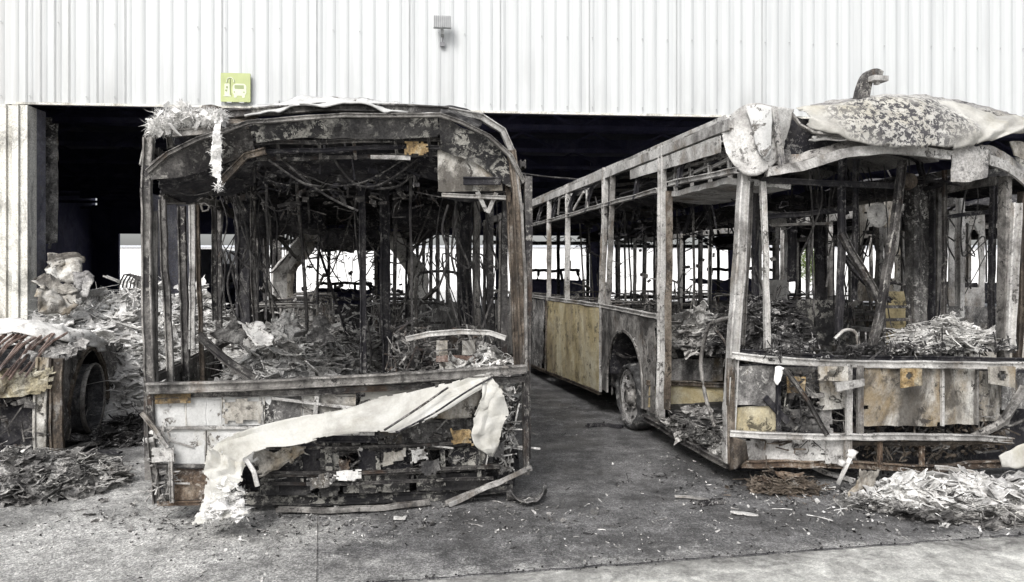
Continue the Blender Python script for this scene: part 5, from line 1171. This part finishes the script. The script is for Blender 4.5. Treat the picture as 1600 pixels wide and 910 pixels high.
m = MB(); c = G(1422, 283, .6); m.lathe([(.001, -.02), (.07, -.015), (.085, .04)], 18, c, 1); m.build('fan', 'brown_steel', rb)
# arched openings in partition behind the cab
def arch_panel(x0, x1, y0, y1, d, ax0, ax1, ay, mt, seed):
    A = G(x0, y0, d); B = G(x1, y1, d); a0 = G(ax0, ay, d); a1 = G(ax1, ay, d); cx0 = (a0.x + a1.x) / 2; rr = (a1.x - a0.x) / 2
    def mask(u, v):
        x = A.x + (B.x - A.x) * u; z = A.z + (B.z - A.z) * v
        if abs(x - cx0) < rr and z < a0.z - rr and z > B.z + .25: return False
        if (x - cx0) ** 2 + (z - (a0.z - rr)) ** 2 < rr * rr: return False
        return True
    m = MB(); m.sheet(quad_fn(A, Vector((B.x, d, A.z)), B, Vector((A.x, d, B.z)), .012, 3, seed), 26, 34, .02, mask); m.build('partition_panel', mt, rb)
arch_panel(1338, 1406, 300, 470, 2.0, 1347, 1398, 350, 'panel_ash', 3)
arch_panel(1482, 1538, 330, 480, 2.2, 1491, 1530, 350, 'ash_steel', 4)
arch_panel(1182, 1232, 330, 470, 2.6, 1189, 1226, 350, 'ash_steel', 5)
# driver's seat
ds = MB()
p = G(1402, 500, .7)
for dx in (-.14, .14): ds.tube([p + Vector((dx, 0, -.35)), p + Vector((dx, 0, 0)), p + Vector((dx * .9, .05, .3))], .016, 6)
ds.tube([p + Vector((-.13, .05, .28)), p + Vector((-.1, .05, .34)), p + Vector((.1, .05, .34)), p + Vector((.13, .05, .28))], .016, 6)
for dz in (-.1, .0, .12): ds.bar([p + Vector((-.14, .02, dz)), p + Vector((.14, .02, dz))], .02, .03, .004)
ds.build('driver_seat_frame', 'char_steel', rb)
for k in range(15):
    x = rnR.uniform(1190, 1570); pts = [(x, 262), (x + rnR.uniform(-25, 25), 320), (x + rnR.uniform(-35, 35), 400), (x + rnR.uniform(-35, 35), 370), (x + rnR.uniform(-25, 25), rnR.uniform(440, 530))]
    ftube(rb, RB, 'cable', pts, rnR.choice((.005, .008)), 'wire', rnR.uniform(.3, 1.8))
ftube(rb, RB, 'grab_hoop', [(1305, 530), (1320, 516), (1338, 520), (1342, 545)], .014, 'ash_steel', .1)
for (x0, y0, x1, y1, d, mt, sd_) in ((1380, 455, 1415, 540, .9, 'yellow_panel', 2), (1470, 480, 1570, 545, 1.2, 'panel_grey', 3), (1200, 470, 1330, 540, 1.6, 'soot_flecked', 4), (1470, 442, 1570, 475, 2.4, 'soot', 5)):
    fquad(rb, RB, 'cab_partition', x0, y0, x1, y1, mt, d, .02, .08, .1, sd_)
m = clutter(MB(), random.Random(71), -1.1, 1.1, .8, 6, 2.0, 2.6, 120, .08); tag(m.build('ceiling_remains', 'soot', rb), kind='stuff')
m = clutter(MB(), random.Random(72), -1.1, 1.1, 1.5, 7, .6, 1.5, 110, .08); tag(m.build('interior_remains', 'char_steel', rb), kind='stuff')
m = clutter(MB(), random.Random(73), -1.0, 1.0, 1.2, 6, .7, 1.9, 60, .08); tag(m.build('interior_remains', 'grey_steel', rb), kind='stuff')
heap(RB, 'debris_heap', 'dark charred mound behind the left half of the right bus windscreen', -.72, .55, .38, .4, .42, 480, 'debris_dark', 11, .05, 1.0)
heap(RB, 'debris_heap', 'pale scraps lying along the right end of the right bus windscreen sill', .75, .1, .5, .22, .17, 420, 'debris_light', 12, .05, 1.03)
heap(RB, 'debris_heap', 'grey clotted ash covering the door step of the right bus', -1.12, .75, .22, .62, .2, 620, 'debris', 13, .045, .2, .1)
heap(RB, 'debris_heap', 'burnt scraps piled on the ledge behind the right bus door', -.7, 1.9, .42, .55, .22, 480, 'debris', 14, .07, .9)
for k, (a, b, c, d_, mt) in enumerate((((1042, 500, -.9), (1100, 470, -.9), (1118, 500, -.8), (1060, 520, -.8), 'debris_light'),)):
    m = MB(); m.sheet(quad_fn(*[S_(q[0], q[1], q[2]) for q in (a, b, c, d_)], .05, 5, 4), 14, 10, .01, ragged(4, .15)); o = m.build('metal_sheet', mt)
    o.location = (RB.o.x, RB.o.y, 0); o.rotation_euler = (0, 0, RB.th); tag(o, 'pale torn sheet lying on the ledge in the right bus doorway', 'metal sheet')

# ================================================================== buses farther right, seen through the windows
for k, (ox, oy, mt, lab) in enumerate(((3.25, 1.2, 'ash_steel', 'burnt bus frame standing just behind the right bus, seen through its windows'), (6.6, 2.5, 'grey_steel', 'burnt bus frame farthest to the right, beyond two others'))):
    fr_ = Frame(RB.o.x + RB.ux.x * ox + RB.uy.x * oy, RB.o.y + RB.ux.y * ox + RB.uy.y * oy, RB.th, 2.55)
    b = fr_.empty('burnt_bus'); tag(b, lab, 'bus', 'burnt out buses')
    skeleton(b, random.Random(80 + k), 10.5, 2.55, 2.85, mt, 'soot', [.05, 1.1, 2.2, 3.3, 4.4, 5.6, 6.8, 8, 9.2], [.05, 1.3, 2.6, 3.9, 5.2, 6.5, 8], belt=1.0, detail=False, seats=(k == 0), panel='panel_ash')
    for i, (x0, x1) in enumerate(((-1.25, -.3), (-.2, .5), (.6, 1.25))):
        m = MB(); m.sheet(quad_fn((x0, -.02, 1.0), (x1, -.02, 1.0), (x1, -.02, .25), (x0, -.02, .25), .02, 3, i), 12, 10, .01, ragged(i, .06, 5, .1)); m.build('front_panel', 'panel_ash', b)
    m = MB(); m.bar([(-1.25, 0, 2.75), (0, -.1, 2.85), (1.25, 0, 2.75)], .08, .2, .01); m.build('header_panel', 'soot_flecked', b)

# ================================================================== collapsed bus at far left
CW = Frame(-4.06 - math.cos(R(14)) * 1.3, 6.6 - math.sin(R(14)) * 1.3, R(14), 2.6)
cw = CW.empty('burnt_bus'); tag(cw, 'collapsed bus wreck at the left edge, only wheel arch and lower corner left', 'bus', 'burnt out buses')
HX = 1.3; ac = .88; ar = .62
def mask_c(u, v):
    y = 0 + 2.2 * u; z = .95 - .8 * v
    if (y - ac) ** 2 + (z - .32) ** 2 < ar * ar: return False
    if z < .32 and abs(y - ac) < ar: return False
    return ragged(3, .06, 5)(u, v)
m = MB(); m.sheet(lambda u, v: crumple(Vector((HX, 2.2 * u, .95 - .8 * v - .05 * u)), .03, 3, 8), 56, 30, .015, mask_c); m.build('wheel_arch_panel', 'panel_grey', cw)
m = MB(); rr_ = [Vector((HX + .01, ac + ar * math.cos(math.pi * k / 14), .32 + ar * math.sin(math.pi * k / 14))) for k in range(15)]
m.bar(rr_, .05, .04, .008, .1, None, Vector((1, 0, 0))); m.build('wheel_arch_lip', 'brown_steel', cw)
m = MB(); m.lathe([(ar, -.8), (ar * 1.01, 0)], 20, (HX, ac, .32), 0, 0, math.pi); m.box((HX - .8, ac, .5), (.02, 1.3, .9)); m.build('wheel_box', 'soot', cw)
for k, (x, mt) in enumerate(((1.3, 'brown_steel'), (1.19, 'panel_ash'))):
    m = MB(); m.bar([(x, -.02 - .03 * k, .1), (x - .02, 0, .5), (x, 0, .93)], .11, .05, .012); m.build('corner_post', mt, cw)
m = MB(); m.sheet(quad_fn((.45, -.06, .82), (1.28, -.04, .86), (1.27, -.05, .62), (.5, -.06, .6), .05, 4, 3), 20, 10, .012, ragged(3, .15, 7)); m.build('front_panel', 'scorched_cream', cw)
m = MB(); m.tube([(-1.3, -.05, .7), (0, -.1, .68), (.6, -.06, .74)], .1, 10, .015); m.build('bumper_tube', 'grey_steel', cw, True)
m = MB(); m.sheet(quad_fn((-1.3, .1, .7), (1.28, .1, .7), (1.28, .1, .1), (-1.3, .1, .1), .05, 2, 3), 20, 10, .02, ragged(5, .06, 5, .1)); m.build('bulkhead', 'soot', cw)
m = clutter(MB(), random.Random(90), -.6, 1.2, -.05, .2, .1, .6, 90, .08); tag(m.build('front_machinery', 'char_steel', cw), kind='stuff')
m = MB(); m.sheet(ribbon_fn([Vector((-.9, .9, 1.08)), Vector((0, .8, 1.25)), Vector((.7, .7, 1.2)), Vector((1.15, .9, 1.1)), Vector((1.33, 1.5, .9))], [Vector((-.9, .5, 1.0)), Vector((0, .5, 1.15)), Vector((.7, .45, 1.12)), Vector((1.2, .5, 1.02)), Vector((1.38, 1.3, .85))], .06, 3, 6, Vector((0, 0, .08))), 50, 14, .015, ragged(6, .08)); m.build('crumpled_roof_skin', 'ash_white', cw, True)
m = MB(); rn = random.Random(91)
for k in range(32):
    x = -.05 + k * .036 + rn.uniform(-.02, .02); m.tube([(x, -.12 + rn.uniform(-.05, .05), .78 + rn.uniform(-.03, .05)), (x + .06, .2, .98 + rn.uniform(-.03, .05)), (x + .12 + rn.uniform(-.06, .06), .5, 1.12)], .012, 5, .01)
tag(m.build('radiator_tubes', 'red_rod', cw), kind='stuff')
m = MB(); m.sheet(quad_fn((1.0, .05, .92), (1.32, .0, .88), (1.36, .7, 1.0), (1.0, .8, 1.12), .07, 5, 13), 24, 20, .015, ragged(8, .1, 6, .15)); m.build('crumpled_roof_skin', 'debris', cw)
w = wheel(cw, (HX - .12, ac + .08, .42), .4, 1, 'rim_dark', False, .17)
m = MB(); m.lathe([(.33, -.3), (.335, 0), (.345, .01), (.345, -.3)], 44, (HX + .03, ac + .08, .42)); m.build('rim_barrel', 'rim_dark', cw, True)
m = MB(); m.lathe([(.333, .0), (.34, .014), (.352, .016), (.358, .004), (.35, -.03)], 44, (HX + .03, ac + .08, .42)); m.build('rim_flange', 'grey_steel', cw, True)
m = MB(); m.bar([(HX, 1.6, .2), (HX + .02, 4.5, .35), (HX - .1, 6, .3)], .06, .1, .03); m.build('skirt_rail', 'char_steel', cw)
m = MB(); m.sheet(quad_fn((HX, 1.7, .85), (HX - .1, 5.2, .8), (HX - .1, 5.2, .25), (HX, 1.7, .25), .08, 2, 3), 30, 10, .015, ragged(5, .12, 5, .25)); m.build('side_panel', 'soot_flecked', cw)

# heaps of burnt material behind and before the collapsed bus
heap(None, 'debris_heap', 'tall pale heap of layered burnt panels beside the left door jamb', -5.3, 10.3, 2.2, 2.6, 1.15, 3600, 'debris_white', 31, .11, 0, .3, .25, 'debris', 60)
heap(None, 'debris_heap', 'dark ash and scrap spilled on the ground below the collapsed bus', -4.05, 5.85, .95, .62, .2, 1300, 'debris', 32, .045, 0, .2, .2)
heap(None, 'debris_heap', 'bright white ash and plastic pile on the ground before the right bus', 3.3, 5.4, .85, .34, .13, 520, 'debris_white', 33, .06, 0, .04, .3)
heap(None, 'debris_heap', 'grey scrap mixed round the white pile before the right bus', 3.45, 5.32, 1.1, .48, .05, 700, 'debris', 34, .05, 0, .3, .2)
heap(None, 'debris_heap', 'rust brown burnt bundle on the ground by the right bus front corner', 2.1, 5.72, .27, .15, .07, 200, 'brown_steel', 35, .034, 0, .3, .3)
heap(None, 'debris_heap', 'thin dark scraps on the floor between the heap and the left bus', -3.9, 8.2, .6, 1.2, .1, 400, 'debris_dark', 36, .07, 0)

strays(random.Random(201), 3.3, 5.4, .85, .34, 170, 'debris_white', 'loose white bits round the rim of the white pile')
strays(random.Random(202), -4.05, 5.85, .95, .62, 150, 'debris', 'loose scraps round the debris below the collapsed bus')
strays(random.Random(203), 2.1, 5.72, .3, .2, 60, 'rust', 'loose brown bits round the rusty bundle', .035)
strays(random.Random(204), -1.1, 5.1, 1.3, .22, 200, 'debris', 'burnt scraps fallen along the front edge of the left bus', .035)
strays(random.Random(205), 3.0, 5.95, 1.3, .2, 160, 'debris_dark', 'dark scraps fallen along the front edge of the right bus', .04)
rn = random.Random(207); m = MB(); hw_ = heap_fn(3.3, 5.4, .85, .34, .13, 33)
for k in range(120):
    x = 3.3 + rn.uniform(-.75, .8); y = 5.38 + rn.uniform(-.26, .2); h = hw_(x, y)
    if h > .0: (patch(m, rn, Vector((x, y, h + .01)), rn.uniform(.05, .12)) if rn.random() < .55 else lump(m, rn, Vector((x, y, h)), rn.uniform(.03, .09)))
tag(m.build('crumpled_plastic', 'ash_white', None, True), 'larger crumpled white crusts lying on the white pile', 'debris', kind='stuff')
for k, (dx, dy, s1, dz) in enumerate(((-.12, 0, .13, .06), (.06, .03, .15, .09), (.14, -.05, .1, .05))):
    m = MB(); rn = random.Random(300 + k)
    for q in range(3): patch(m, rn, Vector((2.1 + dx, 5.72 + dy, dz)), s1 * .8)
    tag(m.build('crumpled_sheet', 'rust', None, False), ('crumpled rusty sheet at the left of the brown bundle', 'tallest crumpled rusty sheet in the middle of the brown bundle', 'small crumpled rusty sheet at the right of the brown bundle')[k], 'metal sheet')
# layered slabs sticking out of the tall heap
rn = random.Random(92); hf = heap_fn(-5.3, 10.3, 2.2, 2.6, 1.15, 31)
m = MB()
for k in range(90):
    x = rn.uniform(-7.2, -3.4); y = rn.uniform(8.0, 11); h = hf(x, y)
    if h < .15: continue
    a = rn.gauss(0, .5); l = rn.uniform(.25, .7); p = Vector((x, y, h + .03)); d = Vector((math.cos(a), math.sin(a), rn.gauss(-.1, .25)))
    m.bar([p - d * l / 2, p + d * l / 2], rn.uniform(.04, .12), rn.uniform(.015, .04), .02)
tag(m.build('slat_debris', 'debris_light'), 'long pale slats strewn over the tall heap by the door jamb', 'debris', kind='stuff')
# bent sheets on top of the tall heap
def world_sheet(name, pts, mat, label, amp=.05, seed=1, nu=18, nv=14, rg=.05, th=.012, smooth=True, cat='metal sheet'):
    m = MB(); m.sheet(quad_fn(*pts, amp, 4, seed), nu, nv, th, ragged(seed, rg)); o = m.build(name, mat, None, smooth); return tag(o, label, cat)
world_sheet('metal_sheet', [at(78, 396, 9.6), at(118, 397, 9.8), at(140, 442, 9.4), at(72, 448, 9.2)], 'panel_ash', 'upright bent pale sheet at the top of the tall heap', .1, 3)
world_sheet('metal_sheet', [at(50, 434, 9.0), at(112, 440, 9.2), at(118, 490, 8.8), at(64, 486, 8.6)], 'panel_ash', 'crumpled pale sheet leaning against the door jamb foot', .12, 5)
world_sheet('metal_sheet', [at(118, 424, 9.4), at(147, 428, 9.4), at(138, 470, 9.2), at(112, 462, 9.2)], 'dome_skin', 'narrow folded sheet to the right of the upright bent sheet', .08, 6)
m = MB()
for k in range(7): m.tube([at(185 + k * 6, 450, 9.8), at(192 + k * 5, 432 + k, 9.8), at(208 + k * 4, 430 + k, 9.8), at(222 + k * 5, 452, 9.7)], .011, 5, .01)
tag(m.build('cable_tangle', 'wire'), 'loops of bare wire on the crest of the tall heap', 'cables')

# ------------------------------------------------------------------ individual scraps on the ground
def gbar(name, pts, w, t, mat, label, z=.03, cat='metal strip', jit=.01):
    m = MB(); m.bar([gpt(p[0], p[1]) + Vector((0, 0, p[2] if len(p) > 2 else z)) for p in pts], w, t, jit, .08); return tag(m.build(name, mat), label, cat)
gbar('bumper_strip', [(432, 803), (520, 805), (600, 799), (672, 792)], .05, .03, 'grey_steel', 'long grey strip lying on the ground under the left bus bumper')
gbar('bumper_strip', [(700, 792, .02), (730, 786, .06), (780, 790, .17), (826, 800, .3)], .07, .035, 'ash_steel', 'pale bent strip sloping down from the left bus right corner to the ground')
m = MB(); m.sheet(ribbon_fn([gpt(788, 783), gpt(815, 778), gpt(838, 776), gpt(856, 776)], [gpt(795, 792) + Vector((0, 0, .12)), gpt(815, 795) + Vector((0, 0, .05)), gpt(838, 792) + Vector((0, 0, .03)), gpt(852, 782) + Vector((0, 0, .12))], .02, 5, 3), 22, 10, .008, ragged(4, .08)); tag(m.build('curled_panel', 'panel_grey', None, True), 'curled grey panel on the ground at the left bus right corner', 'panel')
gbar('burnt_plank', [(918, 668), (945, 666), (972, 670)], .07, .03, 'soot', 'dark charred plank on the ground left of the right bus wheel', .02, 'plank')
gbar('metal_strip', [(1055, 779), (1080, 780), (1108, 784)], .035, .012, 'ash_steel', 'thin pale strip on the dark ground between the buses', .015)
gbar('burnt_scrap', [(1092, 790), (1115, 787), (1130, 786)], .06, .03, 'debris_dark', 'dark scrap lying just right of the thin pale strip', .02, 'scrap')
m = MB(); c = gpt(1163, 806); m.sheet(quad_fn(c + Vector((-.09, .04, .012)), c + Vector((.02, .035, .012)), c + Vector((.1, -.03, .012)), c + Vector((-.06, -.02, .012)), .012, 5, 3), 12, 8, .01, ragged(5, .1)); tag(m.build('white_scrap', 'ash_white'), 'small white flat flake alone on the dark ground before the right bus', 'scrap')
m = MB(); c = gpt(625, 812); m.sheet(quad_fn(c + Vector((-.05, .03, .01)), c + Vector((.04, .035, .01)), c + Vector((.04, -.02, .01)), c + Vector((-.04, -.02, .01)), .01, 5, 3), 10, 8, .008, ragged(5, .1)); tag(m.build('white_scrap', 'debris_light'), 'small white flake on the ground below the left bus bumper', 'scrap')
gbar('metal_strip', [(70, 722, .03), (100, 712, .05), (150, 700, .05), (165, 692, .06)], .07, .03, 'grey_steel', 'grey strip pointing from the left debris towards the left bus')
gbar('metal_strip', [(125, 716), (160, 712), (188, 712)], .06, .02, 'soot', 'black flat strip just below the grey strip at left')
gbar('metal_strip', [(192, 694, .02), (205, 682, .08), (220, 668, .16)], .05, .04, 'soot', 'black bent strip propped up left of the left bus corner')
m = MB(); c = gpt(82, 722); m.sheet(quad_fn(c + Vector((-.12, .02, .12)), c + Vector((.12, .08, .1)), c + Vector((.1, -.05, .02)), c + Vector((-.12, -.08, .02)), .05, 5, 3), 14, 10, .01, ragged(5, .1)); tag(m.build('melted_lump', 'debris_light', None, True), 'pale crumpled lump at the right end of the left ground debris', 'scrap')
# the pieces standing in the white pile
for k, (pts, mat, lab, nm) in enumerate((
        ([(1325, 778), (1360, 780), (1372, 734), (1342, 728)], 'panel_ash', 'upright pale channel piece at the left end of the white pile', 'metal_sheet'),
        ([(1400, 700 + 50), (1470, 748), (1500, 790), (1400, 792)], 'ash_white', 'rounded white plastic lump in the middle of the white pile', 'melted_lump'))):
    P = [gpt(p[0], 785) + Vector((0, 0, max(.02, (785 - p[1]) / 226))) for p in pts]; m = MB(); m.sheet(quad_fn(P[3], P[2], P[1], P[0], .04, 6, k), 16, 14, .015, ragged(k, .08)); tag(m.build(nm, mat, None, True), lab, 'scrap')
for k, (pts, mat, lab) in enumerate((
        ([(1452, 768, .12), (1490, 776, .1), (1530, 792, .03)], 'char_steel', 'dark bar lying across the right half of the white pile'),
        ([(1462, 758, .14), (1520, 762, .12), (1572, 776, .06)], 'ash_steel', 'long thin pale bar on the right half of the white pile'),
        ([(1262, 742, .08), (1290, 748, .05), (1335, 756, .03)], 'ash_steel', 'pale double strip on the ground left of the white pile'),
        ([(1420, 800, .06), (1470, 796, .08), (1505, 790, .05)], 'ash_white', 'white strip at the front of the white pile'))):
    gbar('metal_strip', pts, .045, .03, mat, lab)
m = MB(); lump(m, random.Random(3), gpt(1330, 768) + Vector((0, 0, .29)), .055); lump(m, random.Random(4), gpt(1318, 768) + Vector((-.02, 0, .22)), .05); m.bar([gpt(1310, 766) + Vector((0, 0, .05)), gpt(1330, 768) + Vector((0, 0, .27))], .04, .03)
tag(m.build('melted_lump', 'ash_white', None, True), 'white knob-like lump on a dark stick before the right bus bumper', 'scrap')
m = MB(); lump(m, random.Random(6), gpt(1425, 772) + Vector((0, 0, .12)), .13); lump(m, random.Random(7), gpt(1455, 776) + Vector((0, 0, .1)), .12); lump(m, random.Random(9), gpt(1400, 780) + Vector((0, 0, .08)), .1)
m.v = [tuple(crumple(Vector(v), .03, 9, 2)) for v in m.v]; tag(m.build('ash_lump', 'ash_white', None, True), 'three fused chalk-white lumps bulging from the white pile', 'scrap')

# scattered chips
rn = random.Random(77); m = MB(); m2 = MB()
def free(p):
    q = Vector((p.x, p.y)) - LB.o; return not (-1.3 < q.dot(LB.ux) < 1.3 and q.dot(LB.uy) > .3)
for k in range(7000):
    p = Vector((rn.uniform(-4.5, 5), 3.9 + 6 * rn.random() ** 1.5, .006))
    if not free(p) or noise.noise(Vector((p.x * .9, p.y * .9, 8))) < rn.uniform(-.3, .45): continue
    (flake(m, rn, p, rn.uniform(.004, .012) if rn.random() < .93 else .022, .85) if rn.random() < .6 else flake(m2, rn, p, rn.uniform(.004, .013) if rn.random() < .93 else .03, .8))
for k in range(500):
    p = Vector((rn.gauss(-1.3, .9), rn.gauss(5.0, .22), .008)); flake(m if rn.random() < .3 else m2, rn, p, rn.uniform(.005, .02), .8)
for k in range(900):
    p = Vector((rn.gauss(3.1, .9), rn.gauss(5.3, .3), .008)); flake(m if rn.random() < .5 else m2, rn, p, rn.uniform(.006, .025), .7)
tag(m.build('ash_chips', 'debris_light'), 'pale chips of ash and glass scattered over the yard', 'chips', kind='stuff')
tag(m2.build('char_chips', 'debris_dark'), 'dark charred chips scattered over the yard', 'chips', kind='stuff')
# cable strung between the buses inside the hall
m = MB(); m.tube([at(795, 268, 11.5), at(850, 276, 11.5), at(905, 281, 11.5), at(960, 292, 11.5)], .012, 5); tag(m.build('hanging_cable', 'wire'), 'single grey cable hanging in the dark gap between the two buses', 'cable')

# ------------------------------------------------------------------ beyond the hall
tk = empty('box_truck', (-16.2, 37.5, 0), R(6)); tag(tk, 'plain light grey box truck in the far hall opening at left', 'truck')
m = MB(); m.box((0, 0, 1.9), (3.6, 2.4, 2.2)); m.build('cargo_box', 'truck_grey', tk)
m = MB(); m.add([(1.85, -1.1, .7), (1.85, 1.1, .7), (3.4, 1.1, .7), (3.4, -1.1, .7), (1.85, -1.1, 2.3), (1.85, 1.1, 2.3), (2.5, 1.1, 2.2), (2.5, -1.1, 2.2)], [(0, 1, 2, 3), (4, 7, 6, 5), (0, 3, 7, 4), (1, 5, 6, 2), (3, 2, 6, 7), (0, 4, 5, 1)]); m.build('cab', 'truck_grey', tk)
m = MB(); m.box((.6, 0, .62), (5.2, 1.6, .2)); m.build('chassis', 'soot', tk)
for x in (-1.1, 2.6):
    for y in (-1.0, 1.0):
        m = MB(); m.lathe([(.001, -.12), (.4, -.12), (.45, -.06), (.45, .06), (.4, .12), (.001, .12)], 20, (x, y, .45), 1); m.build('wheel', 'tyre', tk)
# low dark wrecks against the light in the far part of the hall
for k, (x, y, w, h, lab) in enumerate(((-12.2, 33, 2.4, 1.5, 'low black wreck silhouetted right of the grey box truck'), (-7.0, 31, 2.6, 1.35, 'low black wreck seen down the aisle of the left bus'), (1.5, 31, 3.0, 1.9, 'black wreck beyond the rear of the right bus'), (9, 29, 3.0, 1.9, 'black wreck deep in the hall behind the right bus windscreen'))):
    e = empty('vehicle_wreck', (x, y, 0)); tag(e, lab, 'wreck')
    m = MB(); m.sheet(lambda u, v: crumple(Vector((w * (u - .5), -1.0, h * .75 * (1 - v))), .12, 1.2, k), 14, 8, .05, ragged(k, .08, 5, .1)); m.build('body_shell', 'shed_black', e)
    m = MB(); m.sheet(lambda u, v: crumple(Vector((w * (u - .5), -1.0 + 3 * v, h * .75)), .15, 1, k), 14, 12, .05, ragged(k, .1, 5, .2)); m.build('bonnet', 'shed_black', e)
    m = MB()
    for sx in (-.45, -.15, .2, .45): m.bar([(w * sx, -.4, h * .7), (w * sx * .9, -.2, h)], .1, .1, .03)
    m.bar([(-w * .45, -.2, h), (w * .45, -.2, h)], .12, .12, .05); m.build('cab_frame', 'soot', e)
# pale cladding wall with small windows far beyond and a clump of green
wl = empty('warehouse', (30, 95, 0)); tag(wl, 'long pale building beyond the far opening of the hall', 'building')
m = MB(); m.box((-20, 0, 2.6), (120, 10, 5.2)); m.build('wall', 'far_white', wl)
m = MB(); m.box((-20, 0, 5.3), (121, 10.6, .25)); m.build('roof', 'truck_grey', wl)
tr_ = empty('tree', (28.5, 70, 0)); tag(tr_, 'small green tree glimpsed through the right bus and the far opening', 'tree')
m = MB(); m.tube([(0, 0, 0), (.1, 0, 1.5), (0, .1, 3)], .15, 7, .03); m.build('trunk', 'soot', tr_)
m = MB(); rn = random.Random(5)
for k in range(2600):
    d = Vector((rn.gauss(0, 1), rn.gauss(0, 1), rn.gauss(0, 1))).normalized() * (rn.random() ** .4) * (1 + .4 * noise.noise(Vector((k * .01, 0, 0))))
    flake(m, rn, Vector((d.x * 1.6, d.y * 1.6, 2.9 + d.z * 1.9)), .12, .1)
m.build('crown', 'far_green', tr_)
print('verts', sum(len(o.data.vertices) for o in bpy.data.objects if o.type == 'MESH'), 'objs', len(bpy.data.objects))
